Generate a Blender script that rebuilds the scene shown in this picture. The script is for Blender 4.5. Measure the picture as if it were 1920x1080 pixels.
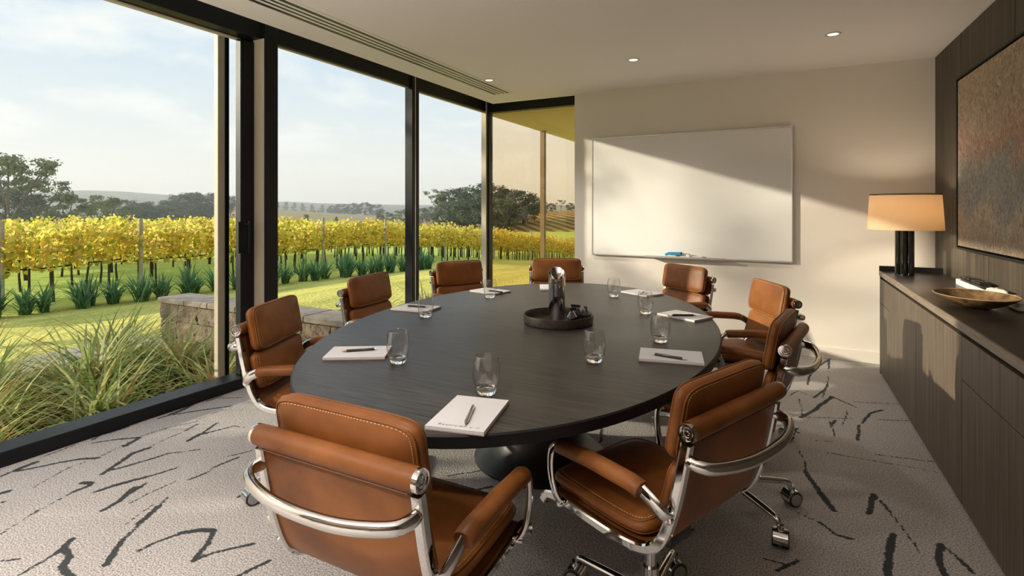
import bpy, bmesh, math, random
import numpy as np
from mathutils import Vector, Matrix, Quaternion

# ------------------------------------------------------------------ scene, camera, sky, sun, exposure
scene = bpy.context.scene
COL = scene.collection
for o in list(bpy.data.objects):
    bpy.data.objects.remove(o)

cam_data = bpy.data.cameras.new('camera')
cam = bpy.data.objects.new('camera', cam_data)
COL.objects.link(cam)
cam.location = (0, 0, 1.30)
cam.rotation_euler = (math.radians(90), 0, math.atan2(520, 1003))
cam_data.sensor_width = 36
cam_data.lens = 36 * 1003 / 1920
cam_data.shift_y = -150 / 1920
cam_data.clip_start = 0.05
cam_data.clip_end = 4000
scene.camera = cam

scene.view_settings.view_transform = 'Standard'
scene.view_settings.look = 'None'
scene.view_settings.gamma = 1
scene.view_settings.use_curve_mapping = False
scene.view_settings.exposure = 0.50

scene.cycles.use_denoising = True
scene.cycles.max_bounces = 10
scene.cycles.diffuse_bounces = 5
scene.cycles.glossy_bounces = 5
scene.cycles.transmission_bounces = 8
scene.cycles.transparent_max_bounces = 16
scene.cycles.sample_clamp_indirect = 6
scene.cycles.caustics_reflective = False
scene.cycles.caustics_refractive = False

SKY = 0.95
def build_world():
    w = bpy.data.worlds.new('sky')
    scene.world = w
    w.use_nodes = True
    nt = w.node_tree
    nt.nodes.clear()
    N = nt.nodes.new
    L = nt.links.new
    out = N('ShaderNodeOutputWorld')
    bg = N('ShaderNodeBackground')
    bg.inputs['Strength'].default_value = SKY
    L(bg.outputs[0], out.inputs[0])
    tc = N('ShaderNodeTexCoord')
    sep = N('ShaderNodeSeparateXYZ')
    L(tc.outputs['Generated'], sep.inputs[0])
    ramp = N('ShaderNodeValToRGB')
    L(sep.outputs['Z'], ramp.inputs[0])
    e = ramp.color_ramp.elements
    e[0].position = 0.0;  e[0].color = (0.76, 0.72, 0.63, 1)
    e[1].position = 1.0;  e[1].color = (0.30, 0.44, 0.68, 1)
    for p, c in ((0.06, (0.745, 0.725, 0.675)), (0.14, (0.64, 0.675, 0.69)), (0.25, (0.525, 0.615, 0.70)), (0.45, (0.42, 0.535, 0.67))):
        q = e.new(p); q.color = (*c, 1)
    # clouds on a plane overhead: direction / (z + small)
    ad = N('ShaderNodeMath'); ad.operation = 'ADD'; ad.inputs[1].default_value = 0.16
    L(sep.outputs['Z'], ad.inputs[0])
    dx = N('ShaderNodeMath'); dx.operation = 'DIVIDE'
    dy = N('ShaderNodeMath'); dy.operation = 'DIVIDE'
    L(sep.outputs['X'], dx.inputs[0]); L(ad.outputs[0], dx.inputs[1])
    L(sep.outputs['Y'], dy.inputs[0]); L(ad.outputs[0], dy.inputs[1])
    cmb = N('ShaderNodeCombineXYZ')
    L(dx.outputs[0], cmb.inputs[0]); L(dy.outputs[0], cmb.inputs[1])
    nz = N('ShaderNodeTexNoise')
    nz.inputs['Scale'].default_value = 1.5
    nz.inputs['Detail'].default_value = 9
    nz.inputs['Roughness'].default_value = 0.58
    nz.inputs['Distortion'].default_value = 0.25
    L(cmb.outputs[0], nz.inputs['Vector'])
    cr = N('ShaderNodeValToRGB')
    cr.color_ramp.elements[0].position = 0.47
    cr.color_ramp.elements[1].position = 0.62
    L(nz.outputs['Fac'], cr.inputs[0])
    fade = N('ShaderNodeMapRange')
    fade.inputs['From Min'].default_value = -0.02; fade.inputs['From Max'].default_value = 0.12
    L(sep.outputs['Z'], fade.inputs['Value'])
    mul = N('ShaderNodeMath'); mul.operation = 'MULTIPLY'
    L(cr.outputs[0], mul.inputs[0]); L(fade.outputs[0], mul.inputs[1])
    m2 = N('ShaderNodeMath'); m2.operation = 'MULTIPLY'; m2.inputs[1].default_value = 0.9
    L(mul.outputs[0], m2.inputs[0])
    mix = N('ShaderNodeMix'); mix.data_type = 'RGBA'
    L(m2.outputs[0], mix.inputs['Factor']); L(ramp.outputs[0], mix.inputs['A'])
    mix.inputs['B'].default_value = (0.77, 0.765, 0.75, 1)
    L(mix.outputs['Result'], bg.inputs['Color'])
build_world()

SUN_DIR = Vector((1.0, 0.56, -0.318)).normalized()
sd = bpy.data.lights.new('sun', 'SUN')
sd.energy = 4.8
sd.color = (1.0, 0.87, 0.68)
sd.angle = math.radians(0.9)
sun = bpy.data.objects.new('sun', sd)
COL.objects.link(sun)
sun.rotation_euler = SUN_DIR.to_track_quat('-Z', 'Y').to_euler()
sun.location = (-20, -9, 12)

DOWNLIGHT_W = 175
FILL_UPLIGHT_W = 105
# ------------------------------------------------------------------ helpers
R = random.Random(11)

class MB:
    """collects geometry for ONE mesh object"""
    def __init__(s):
        s.v = []; s.f = []
    def add(s, verts, faces):
        b = len(s.v)
        s.v.extend([tuple(p) for p in verts])
        s.f.extend([tuple(i + b for i in q) for q in faces])
    def box(s, x0, x1, y0, y1, z0, z1, bev=0.0, seg=2):
        if bev <= 0:
            s.add([(x0,y0,z0),(x1,y0,z0),(x1,y1,z0),(x0,y1,z0),(x0,y0,z1),(x1,y0,z1),(x1,y1,z1),(x0,y1,z1)],
                  [(0,3,2,1),(4,5,6,7),(0,1,5,4),(1,2,6,5),(2,3,7,6),(3,0,4,7)])
            return
        bm = bmesh.new()
        bmesh.ops.create_cube(bm, size=1)
        for v in bm.verts:
            v.co = Vector(((x0+x1)/2 + v.co.x*(x1-x0), (y0+y1)/2 + v.co.y*(y1-y0), (z0+z1)/2 + v.co.z*(z1-z0)))
        bmesh.ops.bevel(bm, geom=bm.edges[:], offset=bev, segments=seg, profile=0.5, affect='EDGES')
        bm.verts.index_update()
        s.add([v.co[:] for v in bm.verts], [[v.index for v in f.verts] for f in bm.faces])
        bm.free()
    def sweep(s, path, section, scale=None, up=(0,0,1), closed=False, cap=True):
        """section: list of (a,b); a along 'side', b along 'normal' of a transported frame"""
        P = [Vector(p) for p in path]
        n = len(P); m = len(section)
        T = []
        for i in range(n):
            if closed:
                t = P[(i+1) % n] - P[i-1]
            else:
                t = P[min(i+1, n-1)] - P[max(i-1, 0)]
            T.append(t.normalized())
        u = Vector(up)
        nrm = (u - T[0]*u.dot(T[0]))
        if nrm.length < 1e-4:
            u = Vector((0,1,0)); nrm = (u - T[0]*u.dot(T[0]))
        nrm.normalize()
        vs = []
        for i in range(n):
            if i:
                nrm = nrm - T[i]*nrm.dot(T[i]); nrm.normalize()
            side = T[i].cross(nrm)
            k = scale[i] if scale else 1.0
            for a, b in section:
                vs.append(P[i] + side*(a*k) + nrm*(b*k))
        fs = []
        for i in range(n if closed else n-1):
            j = (i+1) % n
            for q in range(m):
                r = (q+1) % m
                fs.append((i*m+q, i*m+r, j*m+r, j*m+q))
        if cap and not closed:
            fs.append(tuple(reversed(range(m)))); fs.append(tuple((n-1)*m+q for q in range(m)))
        s.add(vs, fs)
    def tube(s, path, r, n=10, ry=None, **k):
        sc = None
        if isinstance(r, (list, tuple)):
            sc = [q/r[0] for q in r]; r = r[0]
        ry = r if ry is None else ry
        s.sweep(path, [(r*math.cos(2*math.pi*i/n), ry*math.sin(2*math.pi*i/n)) for i in range(n)], scale=sc, **k)
    def lathe(s, prof, n=32, c=(0,0,0), axis='z'):
        vs = []; m = len(prof)
        for i in range(n):
            a = 2*math.pi*i/n
            for r, z in prof:
                p = (r*math.cos(a), r*math.sin(a), z)
                if axis == 'x': p = (p[2], p[0], p[1])
                if axis == 'y': p = (p[1], p[2], p[0])
                vs.append((p[0]+c[0], p[1]+c[1], p[2]+c[2]))
        fs = []
        for i in range(n):
            j = (i+1) % n
            for q in range(m-1):
                fs.append((i*m+q, j*m+q, j*m+q+1, i*m+q+1))
        if prof[0][0] > 1e-6: pass
        s.add(vs, fs)
    def ellipsoid(s, c, r, n=16, m=10):
        s.add(*_ell(c, r, n, m))
    def xform(s, M):
        s.v = [tuple(M @ Vector(p)) for p in s.v]
        return s
    def mesh(s, name, mat, smooth=True, sharp=38):
        me = bpy.data.meshes.new(name)
        me.from_pydata(s.v, [], s.f)
        me.update()
        if mat: me.materials.append(mat)
        if smooth and len(me.polygons):
            me.polygons.foreach_set('use_smooth', [True]*len(me.polygons))
            me.set_sharp_from_angle(angle=math.radians(sharp))
        return me

def _ell(c, r, n, m):
    V = []; F = []
    for j in range(m+1):
        t = math.pi*j/m
        for i in range(n):
            a = 2*math.pi*i/n
            V.append((c[0]+r[0]*math.sin(t)*math.cos(a), c[1]+r[1]*math.sin(t)*math.sin(a), c[2]+r[2]*math.cos(t)))
    for j in range(m):
        for i in range(n):
            k = (i+1) % n
            F.append((j*n+i, (j+1)*n+i, (j+1)*n+k, j*n+k))
    return V, F

def link(name, data, parent=None, loc=None, rotz=None):
    o = bpy.data.objects.new(name, data)
    COL.objects.link(o)
    if parent is not None: o.parent = parent
    if loc is not None: o.location = loc
    if rotz is not None: o.rotation_euler = (0, 0, rotz)
    return o

def mk(name, mb, mat, parent=None, loc=None, rotz=None, smooth=True, sharp=38):
    return link(name, mb.mesh(name, mat, smooth, sharp), parent, loc, rotz)

def tag(o, label=None, cat=None, group=None, kind=None):
    if label: o['label'] = label
    if cat: o['category'] = cat
    if group: o['group'] = group
    if kind: o['kind'] = kind
    return o

def thing(name, label, cat, loc=(0,0,0), rotz=0.0, group=None):
    return tag(link(name, None, None, loc, rotz), label, cat, group)

def struct(o, label=None):
    o['kind'] = 'structure'
    if label: o['label'] = label
    return o

def dup(root, loc, rotz, label, group=None, scale=None):
    def cp(o, par):
        c = o.copy(); COL.objects.link(c); c.parent = par
        for ch in o.children: cp(ch, c)
        return c
    r = cp(root, None)
    r.location = loc; r.rotation_euler = (0, 0, rotz)
    if scale: r.scale = scale
    r['label'] = label
    if group: r['group'] = group
    return r

def bxy(x0, x1, y0, y1, z0, z1, bev=0.0, seg=2):
    m = MB(); m.box(x0, x1, y0, y1, z0, z1, bev, seg); return m

# ------------------------------------------------------------------ materials
def mat(name, col, rough=0.5, metal=0.0, spec=0.5, emit=None, estr=0.0):
    m = bpy.data.materials.new(name); m.use_nodes = True
    b = m.node_tree.nodes['Principled BSDF']
    b.inputs['Base Color'].default_value = (*col, 1)
    b.inputs['Roughness'].default_value = rough
    b.inputs['Metallic'].default_value = metal
    b.inputs['Specular IOR Level'].default_value = spec
    if emit:
        b.inputs['Emission Color'].default_value = (*emit, 1)
        b.inputs['Emission Strength'].default_value = estr
    return m

def nodes(m):
    nt = m.node_tree
    return nt, nt.nodes.new, nt.links.new, nt.nodes['Principled BSDF']

def noise_mat(name, c0, c1, scale=(1,1,1), nscale=5, detail=6, lo=0.35, hi=0.65, rough=0.5, spec=0.5,
              bump=0.0, bscale=None, bnscale=120, coord='Object', rvar=0.0, dist=0.0, bdist=0.002):
    m = mat(name, c0, rough, 0, spec)
    nt, N, L, b = nodes(m)
    tc = N('ShaderNodeTexCoord')
    mp = N('ShaderNodeMapping'); mp.inputs['Scale'].default_value = scale
    L(tc.outputs[coord], mp.inputs[0])
    n = N('ShaderNodeTexNoise'); n.inputs['Scale'].default_value = nscale; n.inputs['Detail'].default_value = detail
    n.inputs['Distortion'].default_value = dist
    L(mp.outputs[0], n.inputs['Vector'])
    r = N('ShaderNodeValToRGB')
    r.color_ramp.elements[0].position = lo; r.color_ramp.elements[0].color = (*c0, 1)
    r.color_ramp.elements[1].position = hi; r.color_ramp.elements[1].color = (*c1, 1)
    L(n.outputs['Fac'], r.inputs[0]); L(r.outputs[0], b.inputs['Base Color'])
    if rvar:
        mr = N('ShaderNodeMapRange')
        mr.inputs['To Min'].default_value = rough - rvar; mr.inputs['To Max'].default_value = rough + rvar
        L(n.outputs['Fac'], mr.inputs['Value']); L(mr.outputs[0], b.inputs['Roughness'])
    if bump:
        mp2 = N('ShaderNodeMapping'); mp2.inputs['Scale'].default_value = bscale or scale
        L(tc.outputs[coord], mp2.inputs[0])
        n2 = N('ShaderNodeTexNoise'); n2.inputs['Scale'].default_value = bnscale; n2.inputs['Detail'].default_value = 4
        L(mp2.outputs[0], n2.inputs['Vector'])
        bp = N('ShaderNodeBump'); bp.inputs['Strength'].default_value = bump; bp.inputs['Distance'].default_value = bdist
        L(n2.outputs['Fac'], bp.inputs['Height']); L(bp.outputs[0], b.inputs['Normal'])
    return m

def leaf_mat(name, cols, rough=0.55, trans=0.35):
    """colour differs leaf by leaf; light passes through the blades"""
    m = bpy.data.materials.new(name); m.use_nodes = True
    nt = m.node_tree; nt.nodes.clear(); N = nt.nodes.new; L = nt.links.new
    out = N('ShaderNodeOutputMaterial')
    g = N('ShaderNodeNewGeometry')
    r = N('ShaderNodeValToRGB')
    e = r.color_ramp.elements
    k = len(cols)
    e[0].position = 0; e[0].color = (*cols[0], 1)
    e[1].position = 1; e[1].color = (*cols[-1], 1)
    for i in range(1, k-1):
        q = e.new(i/(k-1)); q.color = (*cols[i], 1)
    L(g.outputs['Random Per Island'], r.inputs[0])
    d = N('ShaderNodeBsdfDiffuse'); t = N('ShaderNodeBsdfTranslucent'); mx = N('ShaderNodeMixShader')
    mx.inputs[0].default_value = trans
    L(r.outputs[0], d.inputs[0]); L(r.outputs[0], t.inputs[0])
    L(d.outputs[0], mx.inputs[1]); L(t.outputs[0], mx.inputs[2])
    L(mx.outputs[0], out.inputs[0])
    return m

def pane_mat(name, tint, ior=1.45, rough=0.0):
    m = bpy.data.materials.new(name); m.use_nodes = True
    nt = m.node_tree; nt.nodes.clear(); N = nt.nodes.new; L = nt.links.new
    out = N('ShaderNodeOutputMaterial')
    f = N('ShaderNodeFresnel')
    ge = N('ShaderNodeNewGeometry'); io = N('ShaderNodeMapRange')      # the same reflectance on both faces of the sheet
    io.inputs['To Min'].default_value = ior; io.inputs['To Max'].default_value = 1/ior
    L(ge.outputs['Backfacing'], io.inputs['Value']); L(io.outputs[0], f.inputs['IOR'])
    t = N('ShaderNodeBsdfTransparent'); t.inputs[0].default_value = (*tint, 1)
    g = N('ShaderNodeBsdfGlossy'); g.inputs['Roughness'].default_value = rough
    mx = N('ShaderNodeMixShader')
    L(f.outputs[0], mx.inputs[0]); L(t.outputs[0], mx.inputs[1]); L(g.outputs[0], mx.inputs[2]); L(mx.outputs[0], out.inputs[0])
    return m

M = {}
M['wall'] = noise_mat('warm_white_paint', (0.79,0.735,0.66), (0.81,0.755,0.68), nscale=2.0, rough=0.75, spec=0.2, bump=0.05, bnscale=300)
M['ceil'] = mat('ceiling_paint', (0.88,0.835,0.82), 0.8, 0, 0.2)
M['frame'] = mat('dark_window_frame', (0.008,0.009,0.011), 0.45, 0, 0.25)
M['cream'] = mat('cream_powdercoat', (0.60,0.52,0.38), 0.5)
def clear_pane(name, tint):
    m = bpy.data.materials.new(name); m.use_nodes = True
    nt = m.node_tree; nt.nodes.clear()
    out = nt.nodes.new('ShaderNodeOutputMaterial'); t = nt.nodes.new('ShaderNodeBsdfTransparent'); t.inputs[0].default_value = (*tint, 1)
    nt.links.new(t.outputs[0], out.inputs[0])
    return m
M['glass'] = clear_pane('clear_window_glass', (0.965,0.985,0.98))
M['bronze'] = pane_mat('bronze_tinted_glass', (0.955,0.875,0.735), 1.38)
M['gold_post'] = mat('bronze_post', (0.22,0.17,0.10), 0.5)
M['soffit'] = mat('soffit_board', (0.66,0.63,0.64), 0.7)
M['leather'] = noise_mat('cognac_leather', (0.125,0.040,0.0088), (0.300,0.110,0.0280), nscale=5.5, detail=8, lo=0.30, hi=0.72, rough=0.44, spec=0.26,
                         bump=0.25, bnscale=220, rvar=0.08, bdist=0.0012)
M['thread'] = mat('tan_thread', (0.62,0.36,0.16), 0.7)
M['chrome'] = mat('polished_chrome', (0.62,0.615,0.60), 0.06, 1.0)
M['steel'] = mat('polished_steel', (0.62,0.61,0.60), 0.10, 1.0)
M['black'] = mat('black_plastic', (0.012,0.012,0.013), 0.4)
M['grey_cap'] = mat('grey_wheel_cap', (0.30,0.30,0.30), 0.35)
M['table'] = noise_mat('black_stained_oak', (0.004,0.0036,0.0032), (0.066,0.058,0.050), scale=(2.2,60,2.2), nscale=2.6, detail=10, lo=0.36, hi=0.64,
                       rough=0.42, spec=0.55, bump=0.5, bscale=(3,95,3), bnscale=3.0, rvar=0.07, bdist=0.0015)
M['table_edge'] = mat('black_stained_edge', (0.008,0.0075,0.007), 0.5, 0, 0.25)
M['pedestal'] = mat('black_satin_metal', (0.012,0.012,0.012), 0.38, 0.0, 0.45)
M['veneer'] = noise_mat('smoked_oak_veneer', (0.060,0.044,0.031), (0.165,0.128,0.095), scale=(38,38,1.1), nscale=1.6, detail=9, lo=0.30, hi=0.72,
                        rough=0.5, spec=0.35, bump=0.25, bscale=(90,90,2), bnscale=2.5)
M['panel'] = noise_mat('dark_timber_panel', (0.034,0.027,0.019), (0.105,0.084,0.062), scale=(32,32,0.9), nscale=1.6, detail=9, lo=0.30, hi=0.72,
                       rough=0.55, spec=0.3, bump=0.2, bscale=(80,80,2), bnscale=2.5)
M['worktop'] = noise_mat('dark_worktop', (0.016,0.0115,0.008), (0.030,0.022,0.016), scale=(40,3,3), nscale=2, rough=0.34, spec=0.38)
M['worktop_edge'] = noise_mat('oak_edge', (0.17,0.13,0.095), (0.25,0.20,0.15), scale=(60,4,60), nscale=2, rough=0.5)
M['white_gloss'] = mat('whiteboard_enamel', (0.80,0.79,0.76), 0.22, 0, 0.5)
M['alu'] = mat('silver_aluminium', (0.66,0.65,0.62), 0.35, 0.7)
M['white'] = mat('white_plastic', (0.80,0.79,0.76), 0.4)
M['paper'] = mat('white_paper', (0.66,0.655,0.66), 0.8, 0, 0.2)
M['paper_edge'] = mat('grey_card_back', (0.42,0.33,0.28), 0.8, 0, 0.2)
M['ink'] = mat('grey_ink', (0.09,0.08,0.11), 0.8)
M['blue'] = mat('blue_plastic', (0.03,0.27,0.52), 0.4)
M['red'] = mat('red_plastic', (0.45,0.05,0.06), 0.4)
M['bronze_metal'] = noise_mat('dark_bronze', (0.020,0.016,0.013), (0.060,0.044,0.032), nscale=60, rough=0.33, spec=0.6, bump=0.6, bnscale=160)
M['bowl'] = noise_mat('patinated_bronze', (0.060,0.032,0.012), (0.26,0.150,0.060), nscale=26, detail=8, lo=0.32, hi=0.70, rough=0.42, spec=0.5, bump=0.6, bnscale=90)
M['bowl_rim'] = mat('pale_worn_rim', (0.42,0.33,0.24), 0.45)
M['linen'] = noise_mat('white_linen', (0.66,0.60,0.50), (0.76,0.70,0.60), nscale=40, rough=0.85, bump=0.3, bnscale=300)
M['wrap'] = mat('black_foil', (0.010,0.010,0.011), 0.18, 0.0, 0.7)
M['foil'] = mat('silver_foil_edge', (0.7,0.68,0.64), 0.2, 1.0)
M['lamp_glass'] = mat('black_glass', (0.006,0.006,0.006), 0.06, 0, 0.7)
M['concrete'] = noise_mat('pale_paving', (0.40,0.36,0.29), (0.50,0.46,0.37), nscale=8, rough=0.9)
M['stone'] = noise_mat('split_stone', (0.120,0.082,0.054), (0.30,0.225,0.155), nscale=7, detail=9, lo=0.3, hi=0.7, rough=0.9, bump=1.0, bnscale=24, bdist=0.02)
M['cap_stone'] = noise_mat('cap_stone', (0.27,0.215,0.165), (0.37,0.31,0.245), nscale=9, detail=8, rough=0.85, bump=0.5, bnscale=40, bdist=0.008)
M['soil'] = noise_mat('mulch', (0.050,0.028,0.014), (0.16,0.085,0.040), nscale=26, detail=9, lo=0.3, hi=0.7, rough=0.95, bump=1.0, bnscale=60, bdist=0.03)
M['bark'] = noise_mat('grey_bark', (0.09,0.07,0.05), (0.20,0.165,0.13), scale=(1,1,0.25), nscale=12, rough=0.9)
M['vine_wood'] = noise_mat('vine_wood', (0.035,0.022,0.014), (0.085,0.058,0.038), scale=(1,1,0.3), nscale=20, rough=0.9)
M['post_wood'] = noise_mat('weathered_post', (0.36,0.31,0.24), (0.48,0.43,0.35), scale=(1,1,0.2), nscale=14, rough=0.9)
M['wire'] = mat('trellis_wire', (0.09,0.075,0.06), 0.6)
M['vine_leaf'] = leaf_mat('autumn_vine_leaf', [(0.34,0.40,0.07),(0.62,0.60,0.10),(0.84,0.70,0.13),(0.94,0.80,0.20),(0.86,0.70,0.15),(0.72,0.68,0.13),(0.86,0.64,0.20),(0.66,0.43,0.20)], trans=0.7)
M['grass_blade'] = leaf_mat('ornamental_grass_blade', [(0.19,0.27,0.07),(0.36,0.43,0.14),(0.52,0.54,0.20),(0.62,0.62,0.32),(0.44,0.48,0.18)], trans=0.5)
M['dry_blade'] = leaf_mat('dry_grass_blade', [(0.46,0.32,0.10),(0.58,0.46,0.18),(0.40,0.22,0.09),(0.55,0.50,0.22)], trans=0.3)
M['strap_leaf'] = leaf_mat('strap_leaf', [(0.10,0.20,0.09),(0.18,0.32,0.15),(0.28,0.42,0.20)], trans=0.45)
M['gum_leaf'] = leaf_mat('gum_leaf', [(0.15,0.165,0.095),(0.20,0.215,0.125),(0.25,0.255,0.15),(0.29,0.285,0.17)], trans=0.2)
M['dark_leaf'] = leaf_mat('evergreen_leaf', [(0.095,0.125,0.078),(0.135,0.165,0.10),(0.18,0.20,0.125)], trans=0.2)
M['olive_leaf'] = leaf_mat('olive_leaf', [(0.10,0.11,0.045),(0.16,0.165,0.07),(0.20,0.18,0.075)], trans=0.2)
# ------------------------------------------------------------------ the room
H = 2.51          # ceiling
BW = 5.365        # far wall
XG = -3.54        # glass line on the left
YG = 6.09         # glass line of the short return
HEAD = 2.555      # underside of the window head

STROKES = [(0.018, [(-3.39, 1.16), (-3.41, 1.23), (-3.42, 1.27)]), (0.03, [(-3.41, 1.23), (-3.42, 1.31)]), (0.018, [(-3.39, 1.22), (-3.35, 1.28), (-3.31, 1.36), (-3.26, 1.43)]), (0.03, [(-3.26, 1.43), (-3.19, 1.48)]), (0.01, [(-3.19, 1.48), (-3.23, 1.57), (-3.27, 1.72)]), (0.03, [(-3.22, 1.62), (-3.26, 1.71)]), (0.018, [(-3.42, 1.56), (-3.36, 1.64), (-3.27, 1.72)]), (0.01, [(-3.28, 1.73), (-3.26, 1.88), (-3.2, 2.02)]), (0.018, [(-3.47, 1.58), (-3.51, 1.65), (-3.49, 1.77)]), (0.01, [(-3.49, 1.77), (-3.52, 1.96)]), (0.03, [(-3.5, 1.65), (-3.49, 1.75)]), (0.03, [(-2.98, 1.4), (-3.02, 1.47), (-3.09, 1.59), (-3.08, 1.67)]), (0.01, [(-3.09, 1.68), (-3.12, 1.81), (-3.13, 1.91)]), (0.018, [(-3.13, 1.89), (-3.16, 1.99)]), (0.018, [(-2.99, 1.43), (-2.95, 1.55), (-2.92, 1.68)]), (0.01, [(-2.92, 1.68), (-2.81, 1.79)]), (0.03, [(-2.82, 1.3), (-2.81, 1.36), (-2.76, 1.48)]), (0.018, [(-2.76, 1.48), (-2.72, 1.61)]), (0.03, [(-2.62, 1.23), (-2.64, 1.31), (-2.7, 1.4)]), (0.018, [(-2.64, 1.31), (-2.7, 1.45)]), (0.01, [(-2.85, 1.07), (-2.89, 1.18), (-2.91, 1.25)]), (0.03, [(-2.91, 1.25), (-2.91, 1.31), (-2.93, 1.33), (-2.97, 1.31)]), (0.01, [(-2.58, 1.32), (-2.59, 1.43), (-2.59, 1.52)]), (0.018, [(-2.55, 1.56), (-2.54, 1.65)]), (0.01, [(-2.54, 1.65), (-2.56, 1.69)]), (0.018, [(-2.56, 1.69), (-2.55, 1.82)]), (0.01, [(-2.61, 1.8), (-2.55, 1.92)]), (0.03, [(-2.98, 1.82), (-3.01, 1.9), (-2.99, 1.93)]), (0.018, [(-2.99, 1.88), (-3.07, 2.05)]), (0.018, [(-2.99, 1.93), (-2.94, 2.07)]), (0.01, [(-2.94, 2.07), (-2.86, 2.08)]), (0.018, [(-3.46, 1.93), (-3.45, 2.01)]), (0.03, [(-3.46, 2.0), (-3.47, 2.09), (-3.5, 2.16), (-3.54, 2.2)]), (0.018, [(-3.44, 2.01), (-3.36, 2.13), (-3.25, 2.27)]), (0.01, [(-3.23, 2.02), (-3.24, 2.14), (-3.23, 2.25)]), (0.018, [(-3.48, 2.25), (-3.48, 2.36)]), (0.01, [(-3.46, 2.32), (-3.33, 2.41)]), (0.01, [(-4.41, 1.77), (-4.46, 1.89)]), (0.01, [(-3.46, 1.31), (-3.47, 1.42), (-3.48, 1.5)]), (0.01, [(-3.12, 1.18), (-3.16, 1.26), (-3.2, 1.35), (-3.2, 1.43)]), (0.03, [(-2.21, 1.05), (-2.25, 1.09), (-2.32, 1.16)]), (0.018, [(-2.32, 1.16), (-2.38, 1.26)]), (0.03, [(-2.38, 1.25), (-2.44, 1.36)]), (0.018, [(-2.44, 1.36), (-2.48, 1.42)]), (0.01, [(-2.42, 1.22), (-2.45, 1.29), (-2.48, 1.37)]), (0.018, [(-2.19, 1.15), (-2.19, 1.2), (-2.16, 1.29)]), (0.03, [(-2.16, 1.29), (-2.11, 1.34), (-2.06, 1.36)]), (0.03, [(-2.06, 1.36), (-2.0, 1.3), (-1.95, 1.21)]), (0.018, [(-1.95, 1.21), (-1.93, 1.27), (-1.84, 1.38)]), (0.018, [(-1.73, 1.22), (-1.72, 1.27), (-1.7, 1.34)]), (0.018, [(-2.2, 1.57), (-2.2, 1.68)]), (0.018, [(-2.42, 0.88), (-2.44, 0.95), (-2.45, 1.0)]), (0.03, [(-2.45, 1.0), (-2.5, 1.07)]), (0.03, [(-2.46, 1.03), (-2.38, 1.01), (-2.34, 0.97), (-2.23, 0.96)]), (0.03, [(-3.19, 1.09), (-3.18, 1.12)]), (0.018, [(-3.09, 1.06), (-3.08, 1.07)]), (0.01, [(-2.79, 0.95), (-2.82, 1.01)]), (0.01, [(-2.58, 0.88), (-2.53, 0.92)]), (0.01, [(-2.79, 0.95), (-2.87, 1.1)]), (0.01, [(0.0, 4.17), (0.05, 4.32), (0.15, 4.21)]), (0.018, [(0.15, 4.21), (0.22, 4.41), (0.25, 4.58)]), (0.03, [(0.06, 3.77), (0.14, 3.94), (0.26, 4.29)]), (0.018, [(0.26, 4.29), (0.39, 4.13)]), (0.01, [(0.06, 4.13), (0.07, 3.81)]), (0.018, [(0.34, 3.55), (0.37, 3.8)]), (0.018, [(0.39, 3.84), (0.45, 4.04), (0.53, 4.15)]), (0.01, [(0.33, 4.04), (0.28, 3.73)]), (0.01, [(0.22, 3.8), (0.23, 3.55)]), (0.018, [(0.25, 3.82), (0.22, 3.7)]), (0.01, [(0.38, 4.24), (0.65, 4.33)]), (0.01, [(0.08, 3.79), (0.35, 3.9)]), (0.01, [(0.47, 3.95), (0.65, 4.02)]), (0.01, [(0.13, 3.44), (0.21, 3.46)]), (0.01, [(0.18, 3.29), (0.39, 3.3), (0.66, 3.3)]), (0.01, [(0.4, 3.39), (0.66, 3.43)]), (0.01, [(0.04, 3.3), (0.07, 3.13)]), (0.03, [(0.07, 3.01), (0.11, 2.87), (0.17, 2.68)]), (0.01, [(0.07, 3.13), (0.07, 3.01)]), (0.01, [(0.03, 2.59), (0.11, 2.55)]), (0.018, [(0.11, 2.55), (0.17, 2.48), (0.22, 2.48)]), (0.03, [(0.3, 2.72), (0.34, 2.91)]), (0.018, [(0.34, 2.91), (0.38, 2.78)]), (0.01, [(0.38, 2.78), (0.41, 2.66), (0.44, 2.48)]), (0.03, [(0.31, 2.28), (0.33, 2.43), (0.37, 2.59)]), (0.03, [(0.49, 2.38), (0.49, 2.48), (0.52, 2.6)]), (0.018, [(0.52, 2.6), (0.56, 2.52), (0.58, 2.45)]), (0.018, [(0.12, 4.49), (0.15, 4.86), (0.31, 5.35)]), (0.018, [(0.3, 5.31), (0.28, 5.01)]), (0.01, [(0.27, 4.8), (0.25, 4.55), (0.2, 4.24)]), (0.018, [(0.04, 3.58), (0.0, 3.4)]), (0.018, [(0.0, 3.53), (0.05, 3.51)]), (0.018, [(-0.99, 3.07), (-0.93, 2.86)]), (0.01, [(-1.47, 2.16), (-1.32, 2.32), (-1.29, 2.38)]), (0.018, [(-1.32, 2.06), (-1.23, 2.18)]), (0.01, [(-0.09, 2.19), (0.0, 2.19)]), (0.018, [(-0.04, 2.14), (0.03, 2.24)]), (0.01, [(-0.55, 2.05), (-0.47, 2.16)])]

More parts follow.
